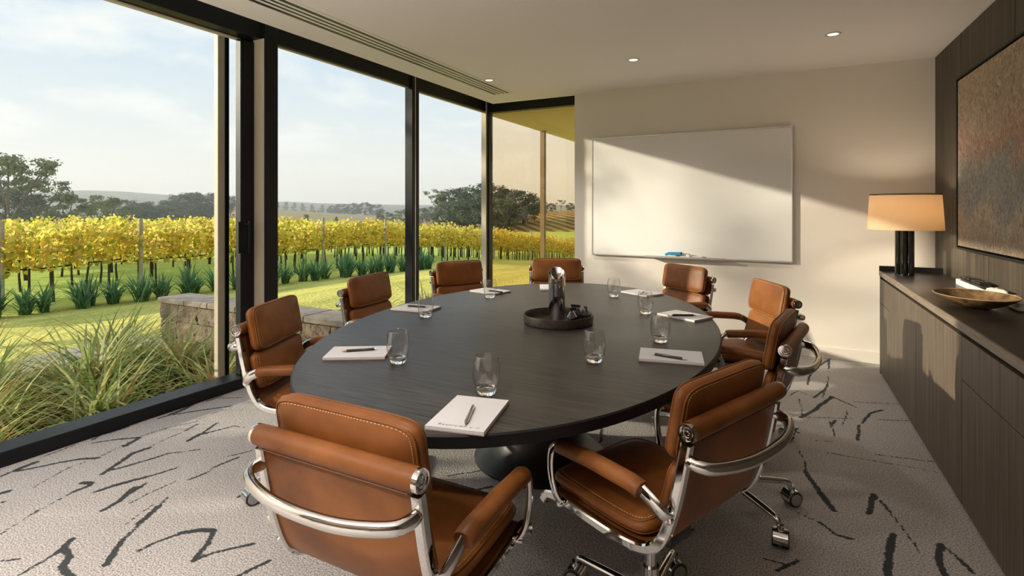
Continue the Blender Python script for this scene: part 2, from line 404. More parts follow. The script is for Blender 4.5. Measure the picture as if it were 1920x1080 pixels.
def carpet_mat():
    m = mat('patterned_carpet', (0.40,0.37,0.34), 0.95, 0, 0.1)
    nt, N, L, b = nodes(m)
    tc = N('ShaderNodeTexCoord')
    n1 = N('ShaderNodeTexNoise'); n1.inputs['Scale'].default_value = 170; n1.inputs['Detail'].default_value = 3
    n2 = N('ShaderNodeTexNoise'); n2.inputs['Scale'].default_value = 2.2; n2.inputs['Detail'].default_value = 4
    L(tc.outputs['Object'], n1.inputs['Vector']); L(tc.outputs['Object'], n2.inputs['Vector'])
    r1 = N('ShaderNodeValToRGB')
    r1.color_ramp.elements[0].position = 0.34; r1.color_ramp.elements[0].color = (0.20,0.182,0.165,1)
    r1.color_ramp.elements[1].position = 0.64; r1.color_ramp.elements[1].color = (0.64,0.605,0.575,1)
    L(n1.outputs['Fac'], r1.inputs[0])
    r2 = N('ShaderNodeValToRGB')
    r2.color_ramp.elements[0].position = 0.3; r2.color_ramp.elements[0].color = (0.88,0.88,0.88,1)
    r2.color_ramp.elements[1].position = 0.7; r2.color_ramp.elements[1].color = (1,1,1,1)
    L(n2.outputs['Fac'], r2.inputs[0])
    mu = N('ShaderNodeMix'); mu.data_type = 'RGBA'; mu.blend_type = 'MULTIPLY'; mu.inputs['Factor'].default_value = 1
    L(r1.outputs[0], mu.inputs['A']); L(r2.outputs[0], mu.inputs['B'])
    at = N('ShaderNodeAttribute'); at.attribute_name = 'stroke'
    n3 = N('ShaderNodeTexNoise'); n3.inputs['Scale'].default_value = 75; n3.inputs['Detail'].default_value = 3
    L(tc.outputs['Object'], n3.inputs['Vector'])
    sb = N('ShaderNodeMath'); sb.operation = 'MULTIPLY_ADD'; sb.inputs[1].default_value = 1.1; sb.inputs[2].default_value = -0.55
    L(n3.outputs['Fac'], sb.inputs[0])
    ad = N('ShaderNodeMath'); ad.operation = 'ADD'
    L(at.outputs['Fac'], ad.inputs[0]); L(sb.outputs[0], ad.inputs[1])
    st = N('ShaderNodeMapRange'); st.inputs['From Min'].default_value = 0.42; st.inputs['From Max'].default_value = 0.62
    L(ad.outputs[0], st.inputs['Value'])
    mx = N('ShaderNodeMix'); mx.data_type = 'RGBA'
    L(st.outputs[0], mx.inputs['Factor']); L(mu.outputs['Result'], mx.inputs['A'])
    mx.inputs['B'].default_value = (0.050,0.056,0.058,1)
    L(mx.outputs['Result'], b.inputs['Base Color'])
    bp = N('ShaderNodeBump'); bp.inputs['Strength'].default_value = 0.9; bp.inputs['Distance'].default_value = 0.006
    n4 = N('ShaderNodeTexNoise'); n4.inputs['Scale'].default_value = 110; n4.inputs['Detail'].default_value = 4; n4.inputs['Distortion'].default_value = 0.8
    L(tc.outputs['Object'], n4.inputs['Vector'])
    L(n4.outputs['Fac'], bp.inputs['Height']); L(bp.outputs[0], b.inputs['Normal'])
    return m

def build_floor():
    xs = np.concatenate([np.arange(-3.60, 0.72, 0.012), np.arange(0.72, 1.41, 0.23)])
    ys = np.concatenate([np.arange(-2.2, 0.78, 0.2), np.arange(0.80, 5.42, 0.012), np.arange(5.45, 6.25, 0.16)])
    GX, GY = np.meshgrid(xs, ys)
    X = GX.ravel(); Y = GY.ravel()
    val = np.zeros(len(X))
    rr = random.Random(5)
    for w, pts in STROKES:
        for (x0, y0), (x1, y1) in zip(pts[:-1], pts[1:]):
            wb = w*0.40
            # a slightly wandering hand: cut the segment in short pieces
            nseg = max(1, int(math.hypot(x1-x0, y1-y0)/0.05))
            q = [(x0+(x1-x0)*i/nseg + (rr.uniform(-.004,.004) if 0 < i < nseg else 0), y0+(y1-y0)*i/nseg + (rr.uniform(-.004,.004) if 0 < i < nseg else 0)) for i in range(nseg+1)]
            for (a0, b0), (a1, b1) in zip(q[:-1], q[1:]):
                k = np.where((X > min(a0,a1)-.05) & (X < max(a0,a1)+.05) & (Y > min(b0,b1)-.05) & (Y < max(b0,b1)+.05))[0]
                if not len(k): continue
                dx, dy = a1-a0, b1-b0
                t = np.clip(((X[k]-a0)*dx + (Y[k]-b0)*dy)/max(dx*dx+dy*dy, 1e-9), 0, 1)
                d = np.hypot(X[k]-a0-t*dx, Y[k]-b0-t*dy)
                ww = wb*rr.uniform(0.85, 1.2)
                val[k] = np.maximum(val[k], np.clip((ww + 0.009 - d)/0.016, 0, 1))
    nx, ny = len(xs), len(ys)
    co = np.stack([X, Y, np.zeros(len(X))], 1)
    i = (np.arange(ny-1)[:, None]*nx + np.arange(nx-1)[None, :]).ravel()
    F = np.stack([i, i+1, i+1+nx, i+nx], 1)
    me = bpy.data.meshes.new('floor')
    me.vertices.add(len(co)); me.vertices.foreach_set('co', co.astype(np.float32).ravel())
    me.loops.add(F.size); me.loops.foreach_set('vertex_index', F.astype(np.int32).ravel())
    me.polygons.add(len(F)); me.polygons.foreach_set('loop_start', (np.arange(len(F))*4).astype(np.int32))
    me.polygons.foreach_set('loop_total', np.full(len(F), 4, np.int32))
    at = me.attributes.new('stroke', 'FLOAT', 'POINT'); at.data.foreach_set('value', val.astype(np.float32))
    me.update(); me.validate()
    me.materials.append(carpet_mat())
    o = link('floor', me); struct(o, 'pale grey carpet with dark brush-stroke marks')
    s = mk('slab', bxy(-3.66, 1.41, -2.2, 6.22, -0.40, -0.004), M['concrete'], o)
build_floor()

def build_shell():
    m = MB()
    m.box(-3.06, 1.4, -2.2, 5.42, H, 2.74)                        # the ceiling stops short of the glass: a blind pocket
    m.box(-2.03, 1.4, 5.42, 6.3, H, 2.74)
    m.box(-3.75, 1.4, -2.2, 6.3, 2.74, 2.95)
    struct(mk('ceiling', m, M['ceil'], smooth=False), 'plain warm white ceiling')
    m = MB(); m.box(-2.03, 1.4, BW, 6.16, -0.02, H)
    struct(mk('wall_back', m, M['wall'], smooth=False), 'warm white end wall carrying the whiteboard')
    struct(mk('baseboard_back', bxy(-2.03, 1.05, BW-0.012, BW, 0.0, 0.10, 0.002, 1), M['wall'], sharp=30), 'flush white skirting below the end wall')
    m = MB(); m.box(-3.75, -3.45, -2.2, 0.55, -0.02, 2.74)
    struct(mk('wall_left', m, M['wall'], smooth=False), 'solid wall before the glazing starts')
    m = MB(); m.box(-3.75, 1.4, -2.35, -2.2, -0.02, 2.74)
    struct(mk('wall_front', m, M['veneer'], smooth=False), 'timber lined wall behind the viewpoint')
    # right wall: dark timber panels, one by one, in front of a core; the wall leans 1.1 degrees off square
    w = link('wall_right', bxy(0.022, 0.25, -7.8, 0.25, -0.02, H).mesh('wall_right', M['black'], False), None, (1.037, BW, 0), 0.02)
    struct(w, 'wall of tall dark timber panels')
    edges = [0.0, -0.215] + [-0.675-0.46*k for k in range(15)]
    for a, b in zip(edges[:-1], edges[1:]):
        mk('panel', bxy(0.0, 0.021, b+0.002, a-0.002, 0.0, H-0.004, 0.0015, 1), M['panel'], w, sharp=30)
build_shell()

def bar(parent, name, x0, x1, y0, y1, z0, z1, mt=None, bev=0.004):
    return mk(name, bxy(x0, x1, y0, y1, z0, z1, bev, 1), mt or M['frame'], parent, sharp=30)

def build_windows():
    # bay 1: wide sliding door on the outer track
    w = link('window_1', bxy(XG-0.12, XG+0.045, 0.55, 2.665, 0.0, 0.078, 0.004, 1).mesh('sill', M['frame'], True, 30))
    struct(w, 'wide sliding glass door with pull handle beside the thick mullion')
    bar(w, 'head', XG-0.12, XG+0.06, 0.55, 2.79, HEAD, 2.735)
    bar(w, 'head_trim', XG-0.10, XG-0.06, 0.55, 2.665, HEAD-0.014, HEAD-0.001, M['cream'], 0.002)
    bar(w, 'stile', XG-0.075, XG-0.015, 2.555, 2.667, 0.079, HEAD-0.016)
    bar(w, 'pane', XG-0.050, XG-0.040, 0.56, 2.554, 0.079, HEAD-0.016, M['glass'], 0)
    h = bar(w, 'handle', XG-0.016, XG-0.002, 2.530, 2.585, 0.97, 1.20, M['frame'], 0.003)
    hb = MB(); hb.tube([(XG+0.04, 2.585, 0.965), (XG+0.04, 2.585, 1.205)], 0.007, 10)
    for z in (0.99, 1.18): hb.tube([(XG-0.004, 2.575, z), (XG+0.04, 2.585, z)], 0.005, 8)
    mk('pull_bar', hb, M['frame'], h)
    # thick mullion between bays: dark face and a pale side face that catches the sun
    mu = link('trim_1', bxy(XG+0.04, XG+0.10, 2.672, 2.785, 0.0, 2.735, 0.004, 1).mesh('trim_1', M['frame'], True, 30))
    struct(mu, 'thick mullion with a pale side face beside the sliding door')
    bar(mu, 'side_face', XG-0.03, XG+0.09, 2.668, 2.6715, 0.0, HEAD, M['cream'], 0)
    bar(mu, 'back_face', XG-0.10, XG+0.039, 2.672, 2.785, 0.0, 2.735)
    # bays 2 and 3: fixed panes
    for i, (a, b) in enumerate(((2.786, 4.475), (4.60, 6.03))):
        w = link('window_%d' % (i+2), bxy(XG-0.06, XG+0.045, a, b, 0.0, 0.075, 0.004, 1).mesh('sill', M['frame'], True, 30))
        struct(w, 'fixed window bay between slim dark mullions' if i == 0 else 'last window bay before the corner')
        bar(w, 'head', XG-0.06, XG+0.03, a, b, HEAD+0.012-0.012*i, 2.735)
        bar(w, 'head_trim', XG-0.03, XG+0.0, a, b, HEAD+0.002-0.012*i, HEAD+0.011-0.012*i, M['cream'], 0.001)
        bar(w, 'pane', XG-0.005, XG+0.005, a, b, 0.076, HEAD, M['glass'], 0)
    m2 = link('trim_2', bxy(XG-0.05, XG+0.05, 4.476, 4.525, 0.0, 2.735, 0.004, 1).mesh('trim_2', M['frame'], True, 30))
    struct(m2, 'slim dark mullion between the two fixed panes')
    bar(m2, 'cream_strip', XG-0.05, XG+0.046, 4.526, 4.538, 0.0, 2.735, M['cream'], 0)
    bar(m2, 'outer_bar', XG-0.05, XG+0.045, 4.539, 4.598, 0.0, 2.735)
    cp = link('trim_3', bxy(XG-0.05, XG+0.06, 6.06, 6.16, 0.0, 2.735, 0.004, 1).mesh('trim_3', M['frame'], True, 30))
    struct(cp, 'dark corner post where the two glass walls meet')
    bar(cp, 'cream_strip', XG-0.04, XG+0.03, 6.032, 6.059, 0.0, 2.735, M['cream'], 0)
    # the short return in bronze tinted glass
    w = link('window_4', bxy(XG+0.06, -2.03, YG-0.05, YG+0.06, 0.0, 0.075, 0.004, 1).mesh('sill', M['frame'], True, 30))
    struct(w, 'bronze tinted glass return beside the end wall')
    bar(w, 'head', XG+0.061, -2.03, YG-0.03, YG+0.06, HEAD-0.012, 2.735)
    bar(w, 'pane', XG+0.061, -2.04, YG-0.005, YG+0.005, 0.076, HEAD-0.014, M['bronze'], 0)
    bar(w, 'end_jamb', -2.075, -2.035, YG-0.03, YG+0.06, 0.076, HEAD-0.014)
build_windows()

def build_outside_frame():
    m = MB(); m.box(XG-0.05, 2.5, 6.30, 11.5, HEAD-0.01, 2.9)
    m.box(XG-0.05, -2.02, 6.17, 6.31, HEAD-0.01, 2.9)
    struct(mk('roof', m, M['soffit'], smooth=False), 'timber soffit running on beyond the return glass')
    p = link('pillar_soffit', bxy(XG-0.04, XG+0.035, 7.89, 7.965, -0.5, HEAD-0.012, 0.003, 1).mesh('pillar', M['gold_post'], True, 30))
    struct(p, 'slim bronze post under the soffit edge')
    p = link('pillar_reflection', bxy(-3.80, -3.752, 2.512, 2.568, -0.4, 2.95, 0.003, 1).mesh('pillar', M['cream'], True, 30))  # built in place of a mullion reflection in the door glass
    struct(p, 'slender cream post standing in for a reflection in the sliding door')
    bar(p, 'dark_edge', -3.80, -3.745, 2.569, 2.596, -0.4, 2.95, M['frame'], 0)
build_outside_frame()

# ------------------------------------------------------------------ ground and hills
def sst(t):
    t = np.clip(t, 0, 1); return t*t*(3-2*t)

def terrain(X, Y):
    X = np.asarray(X, float); Y = np.asarray(Y, float)
    s = np.maximum((-6.8 - X)/6.2, np.clip((Y-9)/14, 0, 1)*0.9)
    z = -0.27 - 0.63*sst(s)
    z = z - 0.0022*np.clip(Y-8, 0, 32)**2
    z = z - 2.6*sst((-32 - X)/55.0) * (1 - 0.5*sst((Y-20)/60))
    z = z + 0.02*np.sin(X*1.7+0.4*Y)*np.sin(Y*1.1)
    return z

HILL = dict(
 ridge=(420, 900, -6.0, [(175,0.010),(168.9,0.0112),(164,0.0192),(159.3,0.0208),(156.3,0.0256),(153.8,0.0249),(149.5,0.0194),(145.7,0.0123),(142,0.0091),(140.6,0.0112),(137.2,0.0084),(134.6,0.0072),(128.7,0.0055),(120.8,0.0055),(109.5,0.0055),(98.7,0.0052),(80,0.005)]),
 pasture=(105, 290, -5.5, [(170,-0.02),(154.6,-0.0095),(149.5,-0.0068),(146.6,-0.0009),(144.8,0.0009),(141.1,-0.0018),(138.7,-0.0056),(135.1,-0.0104),(131.9,-0.0135),(126.5,-0.0177),(115,-0.022),(90,-0.03)]),
 vineyard=(62, 175, -4.6, [(145,-0.036),(135.1,-0.0323),(130.9,-0.031),(127.6,-0.0285),(123.7,-0.0208),(120.8,-0.0159),(118,-0.011),(115.1,-0.008),(110.9,-0.004),(104,0.0),(93.7,0.0018),(75,0.0018)]))

def hill_z(name, X, Y):
    r0, R1, zb, prof = HILL[name]
    az = np.degrees(np.arctan2(Y, X)); r = np.hypot(X, Y)
    pa = np.array([p[0] for p in prof][::-1]); pe = np.array([p[1] for p in prof][::-1])
    top = 1.3 + R1*np.interp(az, pa, pe)
    z = zb + (top - zb)*sst((r-r0)/(R1-r0))
    z = np.where(r > R1, top - (r-R1)*0.06, z)
    return np.where((az > 178) | (az < 60) | (r < r0), -50, z)

def gz(x, y):
    return float(max(terrain(x, y), *(hill_z(k, np.float64(x), np.float64(y)) for k in HILL)))

def grid_mesh(name, V, nx, ny, material):
    i = (np.arange(ny-1)[:, None]*nx + np.arange(nx-1)[None, :]).ravel()
    F = np.stack([i, i+1, i+1+nx, i+nx], 1)
    me = bpy.data.meshes.new(name)
    me.from_pydata([tuple(p) for p in V], [], [tuple(q) for q in F.tolist()])
    me.polygons.foreach_set('use_smooth', [True]*len(me.polygons))
    me.materials.append(material)
    return me

def lawn_mat():
    m = mat('lawn', (0.2,0.22,0.05), 0.95, 0, 0.1)
    nt, N, L, b = nodes(m)
    tc = N('ShaderNodeTexCoord')
    a = N('ShaderNodeTexNoise'); a.inputs['Scale'].default_value = 0.9; a.inputs['Detail'].default_value = 8; a.inputs['Roughness'].default_value = 0.65
    c = N('ShaderNodeTexNoise'); c.inputs['Scale'].default_value = 22; c.inputs['Detail'].default_value = 6
    mp = N('ShaderNodeMapping'); mp.inputs['Scale'].default_value = (1.8, 0.5, 1)
    L(tc.outputs['Object'], mp.inputs[0]); L(mp.outputs[0], a.inputs['Vector']); L(tc.outputs['Object'], c.inputs['Vector'])
    ad = N('ShaderNodeMath'); ad.operation = 'MULTIPLY_ADD'; ad.inputs[1].default_value = 0.55
    L(c.outputs['Fac'], ad.inputs[0])
    hf = N('ShaderNodeMath'); hf.operation = 'MULTIPLY'; hf.inputs[1].default_value = 0.5
    L(a.outputs['Fac'], hf.inputs[0]); L(hf.outputs[0], ad.inputs[2])
    r = N('ShaderNodeValToRGB')
    e = r.color_ramp.elements
    e[0].position = 0.38; e[0].color = (0.30,0.33,0.06,1)
    e[1].position = 0.70; e[1].color = (0.92,0.79,0.25,1)
    q = e.new(0.53); q.color = (0.70,0.62,0.145,1)
    L(ad.outputs[0], r.inputs[0])
    sx = N('ShaderNodeSeparateXYZ'); L(tc.outputs['Object'], sx.inputs[0])       # greener sward between the vine rows
    gm = N('ShaderNodeMapRange'); gm.inputs['From Min'].default_value = -13.6; gm.inputs['From Max'].default_value = -15.2; gm.inputs['To Max'].default_value = 0.7
    L(sx.outputs['X'], gm.inputs['Value'])
    gx = N('ShaderNodeMix'); gx.data_type = 'RGBA'; gx.inputs['B'].default_value = (0.42,0.58,0.11,1)
    L(gm.outputs[0], gx.inputs['Factor']); L(r.outputs[0], gx.inputs['A']); L(gx.outputs['Result'], b.inputs['Base Color'])
    bp = N('ShaderNodeBump'); bp.inputs['Strength'].default_value = 0.8; bp.inputs['Distance'].default_value = 0.04
    L(c.outputs['Fac'], bp.inputs['Height']); L(bp.outputs[0], b.inputs['Normal'])
    return m

def build_ground():
    xs = np.concatenate([np.arange(-130, -40, 5.0), np.arange(-40, -4, 0.6), np.arange(-4, 16, 2.0)])
    ys = np.concatenate([np.arange(-60, -4, 6.0), np.arange(-4, 45, 0.7), np.arange(45, 190, 6.0)])
    GX, GY = np.meshgrid(xs, ys)
    Z = terrain(GX, GY)
    Z = np.where((GX > -3.9) & (GY < 6.6), -0.45, Z)
    me = grid_mesh('ground', np.stack([GX.ravel(), GY.ravel(), Z.ravel()], 1), len(xs), len(ys), lawn_mat())
    struct(link('ground', me), 'sunlit green and yellow lawn')
    hm = dict(
      ridge=noise_mat('wooded_ridge', (0.125,0.140,0.095), (0.225,0.220,0.145), nscale=0.06, detail=10, rough=1, spec=0.0),
      pasture=noise_mat('dry_pasture', (0.34,0.27,0.125), (0.46,0.36,0.175), nscale=0.05, detail=8, rough=1, spec=0.0))
    v = mat('vineyard_slope', (0.4,0.3,0.1), 1, 0, 0)
    nt, N, L, b = nodes(v)
    tc = N('ShaderNodeTexCoord')
    mp = N('ShaderNodeMapping'); mp.inputs['Rotation'].default_value = (0, 0, math.radians(-38))
    wv = N('ShaderNodeTexWave'); wv.inputs['Scale'].default_value = 0.13; wv.inputs['Distortion'].default_value = 0.6; wv.inputs['Detail'].default_value = 2
    L(tc.outputs['Object'], mp.inputs[0]); L(mp.outputs[0], wv.inputs['Vector'])
    r = N('ShaderNodeValToRGB')
    r.color_ramp.elements[0].position = 0.3; r.color_ramp.elements[0].color = (0.20,0.135,0.05,1)
    r.color_ramp.elements[1].position = 0.7; r.color_ramp.elements[1].color = (0.45,0.31,0.125,1)
    L(wv.outputs['Fac'], r.inputs[0]); L(r.outputs[0], b.inputs['Base Color'])
    hm['vineyard'] = v
    for k, lab in (('ridge', 'long wooded ridge on the skyline'), ('pasture', 'dry tan pasture hill'), ('vineyard', 'far vineyard slope with striped rows')):
        r0, R1, zb, prof = HILL[k]
        az = np.radians(np.linspace(prof[0][0], prof[-1][0], 90))
        rr = np.concatenate([np.linspace(r0+0.5, R1, 16), [R1*1.15, R1*1.4]])
        A, RR = np.meshgrid(az, rr)
        X = RR*np.cos(A); Y = RR*np.sin(A)
        me = grid_mesh('hill_'+k, np.stack([X.ravel(), Y.ravel(), hill_z(k, X, Y).ravel()], 1), len(az), len(rr), hm[k])
        struct(link('hill_'+k, me), lab)
build_ground()

# ------------------------------------------------------------------ near garden
def build_garden():
    # mulch bed along the glass
    xs = np.arange(-6.3, -3.55, 0.16); ys = np.arange(0.0, 6.3, 0.16)
    GX, GY = np.meshgrid(xs, ys)
    rr = np.random.default_rng(3)
    Z = -0.20 + rr.uniform(-0.025, 0.025, GX.shape)
    Z = np.where(GX < -6.1, -0.33, Z)
    struct(link('bed', grid_mesh('bed', np.stack([GX.ravel(), GY.ravel(), Z.ravel()], 1), len(xs), len(ys), M['soil'])), 'brown mulch bed along the glass')
    # path of pale slabs
    p = link('path', bxy(-6.95, -6.30, -1.0, 3.66, -0.40, -0.262).mesh('path', M['concrete'], False))
    struct(p, 'pale paved strip between bed and lawn')
    for k in range(8):
        y = -1.0 + k*0.58
        mk('paving_slab', bxy(-6.93, -6.32, y+0.006, y+0.574, -0.262, -0.226, 0.006, 1), M['concrete'], p, sharp=30)
    # low wall of split stone blocks with cap stones
    w = thing('stone_wall', 'low wall of rough brown stone blocks ending at the glass', 'wall', (-5.1, 3.69, -0.4))
    rs = random.Random(8)
    def block(x0, x1, y0, y1, z0, z1, amp):
        bm = bmesh.new(); bmesh.ops.create_cube(bm, size=1)
        bmesh.ops.subdivide_edges(bm, edges=bm.edges[:], cuts=2, use_grid_fill=True)
        for v in bm.verts:
            v.co = Vector(((x0+x1)/2+v.co.x*(x1-x0), (y0+y1)/2+v.co.y*(y1-y0), (z0+z1)/2+v.co.z*(z1-z0)))
            e = min(abs(v.co.x-x0), abs(v.co.x-x1)) < 1e-4 and min(abs(v.co.z-z0), abs(v.co.z-z1)) < 1e-4
            k = 0.3 if e else 1.0
            if v.co.y < y0+1e-4: v.co.y -= rs.uniform(0.2, 1)*amp*k
            if v.co.x < -1.49 and x0 < -1.49: v.co.x -= rs.uniform(0.2, 1)*amp*k*0.6
        me = bpy.data.meshes.new('stone_block'); bm.to_mesh(me); bm.free()
        me.materials.append(M['stone'])
        return link('stone_block', me, w)
    zc = [0.0, 0.195, 0.39, 0.585]
    for c in range(3):
        x = -1.50
        while x < 1.44:
            L0 = rs.uniform(0.26, 0.40) if not (c % 2 == 0 and x < -1.4) else 0.34
            x1 = min(x+L0, 1.46)
            if 1.46 - x1 < 0.12: x1 = 1.46
            block(x+0.004, x1-0.004, 0.02+rs.uniform(0,0.012), 0.35, zc[c]+0.004, zc[c+1]-0.004, 0.022)
            x = x1
    x = -1.53
    while x < 1.45:
        x1 = min(x+rs.uniform(0.40, 0.55), 1.47)
        if 1.47-x1 < 0.2: x1 = 1.47
        mk('cap_stone', bxy(x+0.003, x1-0.003, -0.012, 0.375, 0.587, 0.648+rs.uniform(-.002,.003), 0.008, 1), M['cap_stone'], w, sharp=30)
        x = x1

def blade(mb, x, y, z, az, Lg, lean, w, curl=1.0, n=5):
    dx, dy = math.cos(az), math.sin(az)
    px, py = -dy, dx
    vs = []
    a = lean*0.25; cx, cz = 0.0, 0.0
    st = Lg/n
    for i in range(n+1):
        t = i/n
        ww = w*(1-t**2.2)*0.5 + 0.0006
        c = (x+dx*cx, y+dy*cx, z+cz)
        vs.append((c[0]-px*ww, c[1]-py*ww, c[2])); vs.append((c[0]+px*ww, c[1]+py*ww, c[2]))
        a += lean*curl/n*1.3
        cx += st*math.sin(a); cz += st*math.cos(a)
    mb.add(vs, [(2*i, 2*i+1, 2*i+3, 2*i+2) for i in range(n)])

def grass_clump(loc, n, Lg, label, seed, wind=(0.0, 0.0), dry=0.25, spread=0.18, w=0.0175):
    rr = random.Random(seed)
    t = thing('ornamental_grass', label, 'grass', loc, 0, 'arching grasses outside the glass')
    g, d = MB(), MB()
    for i in range(int(n*0.75)):
        az = rr.uniform(0, 2*math.pi)
        az = math.atan2(math.sin(az)+wind[1], math.cos(az)+wind[0])
        r = rr.uniform(0, spread)
        mb = d if rr.random() < dry else g
        blade(mb, r*math.cos(az+rr.uniform(-1,1)), r*math.sin(az+rr.uniform(-1,1)), 0, az, Lg*rr.uniform(0.6, 1.25), rr.uniform(0.6, 2.5), w*rr.uniform(0.7, 1.5), n=6)
    tag(mk('green_blades', g, M['grass_blade'], t, smooth=False), kind='stuff')
    tag(mk('dry_blades', d, M['dry_blade'], t, smooth=False), kind='stuff')
    return t

build_garden()
GR = [(-5.55, 1.75, 330, 0.78, 'broad arching grass clump farthest from the glass, beside the paved strip'),
      (-4.75, 1.45, 360, 0.74, 'grass clump with blue-green tips by the near end of the sill'),
      (-4.05, 1.20, 260, 0.55, 'dry brown-bladed grass tuft touching the near end of the sill'),
      (-5.05, 2.30, 400, 0.80, 'largest arching grass clump, in the middle of the sliding door view'),
      (-4.35, 2.02, 280, 0.60, 'low sprawling grass clump in front of the middle clump, at the sill'),
      (-5.60, 2.75, 320, 0.72, 'grass clump between the paved strip and the stone wall end'),
      (-4.85, 2.90, 380, 0.72, 'tall grass clump growing against the stone wall face'),
      (-4.15, 2.75, 260, 0.56, 'grass tuft beside the foot of the cream reflection post'),
      (-4.20, 3.22, 260, 0.52, 'grass clump wedged between stone wall and thick mullion'),
      (-4.55, 4.95, 320, 0.66, 'feathery grass clump behind the stone wall, seen over the second left chair'),
      (-4.10, 5.55, 300, 0.70, 'golden grass clump outside the slim mullion'),
      (-4.30, 6.55, 240, 0.55, 'pale grass clump outside the corner post'),
      (-3.10, 7.30, 200, 0.50, 'grey grass tuft beyond the bronze glass return')]
for i, (x, y, n, Lg, lab) in enumerate(GR):
    grass_clump((x, y, -0.20 if y < 6 else gz(x, y)), n, Lg, lab, 40+i, wind=(0.35, 0.25), dry=0.13 if i not in (2, 7, 10) else 0.45)

# strappy clumps in a row before the vines
def strap_mesh(seed):
    rr = random.Random(seed); m = MB()
    for i in range(60):
        az = rr.uniform(0, 2*math.pi)
        blade(m, rr.uniform(-.06,.06), rr.uniform(-.06,.06), 0, az, rr.uniform(0.34, 0.60), rr.uniform(0.15, 1.15), rr.uniform(0.024, 0.042), n=5)
    return m.mesh('strap_leaves', M['strap_leaf'], False)
SM = [strap_mesh(s) for s in (1, 2, 3, 4)]
for i in range(30):
    y = 4.3 + i*0.42 + R.uniform(-0.12, 0.12)
    x = -14.1 + 0.165*(y-5) + R.uniform(-0.15, 0.15)
    o = link('strap_leaved_plant', SM[i % 4], None, (x, y, gz(x, y)), R.uniform(0, 6.28))
    o.scale = [R.uniform(1.25, 1.75)]*3
    tag(o, 'strap-leaved green clump in the row along the edge of the front vines', 'plant', 'strap-leaved plants before the vines')

# grapevines, row after row
def vine_meshes(seed):
    rr = random.Random(seed)
    tr = MB(); lf = MB()
    h0 = 0.80
    for s in ((-0.02, 0.02) if seed % 2 else (-0.22, 0.25)):
        tr.tube([(0, s, -0.1), (rr.uniform(-.03,.03), s+rr.uniform(-.03,.03), 0.4), (0, s*0.9, h0)], [0.034, 0.026, 0.022], 7)
    tr.tube([(0, -0.62, h0+0.03), (0.02, -0.3, h0), (0, 0, h0-0.01), (-0.02, 0.3, h0), (0, 0.62, h0+0.03)], 0.018, 6)
    for k in range(6):
        y = -0.5 + k*0.2
        tr.tube([(0, y, h0), (rr.uniform(-.1,.1), y+rr.uniform(-.1,.1), 1.25), (rr.uniform(-.18,.18), y+rr.uniform(-.15,.15), 1.65)], [0.008, 0.006, 0.003], 5)
    for i in range(680):
        y = rr.uniform(-0.68, 0.68)
        zt = rr.betavariate(1.6, 1.5)
        z = 0.70 + zt*(1.02 + 0.10*math.sin(y*7+seed)+rr.uniform(-.10,.10))
        x = rr.gauss(0, 0.15 + 0.09*zt)
        s = rr.uniform(0.040, 0.076)
        n = Vector((rr.gauss(0,1), rr.gauss(0,1), rr.gauss(0.5,0.8))).normalized()
        u = n.orthogonal().normalized(); u = Quaternion(n, rr.uniform(0, 6.28)) @ u
        v = n.cross(u); c = Vector((x, y, z))
        lf.add([c-u*s*0.9-v*s*0.3, c-v*s, c+u*s*0.9-v*s*0.3, c+u*s*0.6+v*s*0.7+n*s*0.25, c-u*s*0.6+v*s*0.7+n*s*0.25], [(0,1,2,3,4)])
    return tr.mesh('trunk', M['vine_wood']), lf.mesh('foliage', M['vine_leaf'], False)
VM = [vine_meshes(s) for s in range(6)]
ROWLAB = ['golden-leaved grapevine in the front row beyond the lawn', 'golden-leaved grapevine in the second row', 'grapevine in the third row behind the gold rows',
          'grapevine in the fourth row', 'grapevine in a far row below the trees']
for r in range(5):
    X0 = -15.3 - 2.7*r
    Y = 3.6 + 0.4*r if r < 2 else 4.5 + 1.0*r
    k = 0
    while Y < 47:
        x = X0 + R.uniform(-0.06, 0.06)
        tm, lm = VM[R.randrange(6)]
        t = thing('grapevine', ROWLAB[r], 'vine', (x, Y, gz(x, Y)), R.choice((0, math.pi)) + R.uniform(-.06, .06), 'grapevine row %s' % ('one','two','three','four','five')[r])
        t.scale = (1, 1, R.uniform(0.93, 1.08))
        link('trunk', tm, t)
        tag(link('foliage', lm, t), kind='stuff')
        Y += 1.16 if r < 3 else 1.3
    # trellis wires
    w = MB()
    for z in (0.80, 1.15, 1.5):
        w.tube([(X0+0.03, y, gz(X0, y)+z) for y in range(3, 48, 4)], 0.006, 5)
    if r < 3:
        tag(mk('trellis_wire', w, M['wire']), ('trellis wires strung along the front vine row', 'trellis wires along the second vine row', 'trellis wires along the third vine row')[r], 'wire')
pm = MB(); pm.tube([(0,0,-0.3), (0,0,1.93)], 0.048, 10)
pmesh = pm.mesh('trellis_post', M['post_wood'])
for i, y in enumerate((5.2, 8.0, 14.2, 17.6, 22.0, 27.0, 32.0, 38.0)):
    o = link('trellis_post', pmesh, None, (-15.15, y, gz(-15.15, y)))
    tag(o, 'pale round trellis post standing in the front vine row', 'post', 'trellis posts in the front vine row')

# trees
def leaf_clump(lf, c, r, n, s, rr, squash=1.0):
    for i in range(n):
        d = Vector((rr.gauss(0,1), rr.gauss(0,1), rr.gauss(0,1))).normalized()*(rr.random()**0.45)
        p = Vector((c[0]+d.x*r, c[1]+d.y*r, c[2]+d.z*r*squash))
        nn = (d + Vector((rr.gauss(0,.6), rr.gauss(0,.6), rr.gauss(0.3,.6)))).normalized()
        u = nn.orthogonal().normalized(); u = Quaternion(nn, rr.uniform(0,6.28)) @ u
        v = nn.cross(u); q = s*rr.uniform(0.6, 1.3)
        lf.add([p-u*q, p-v*q*0.55, p+u*q, p+v*q*0.55], [(0,1,2,3)])

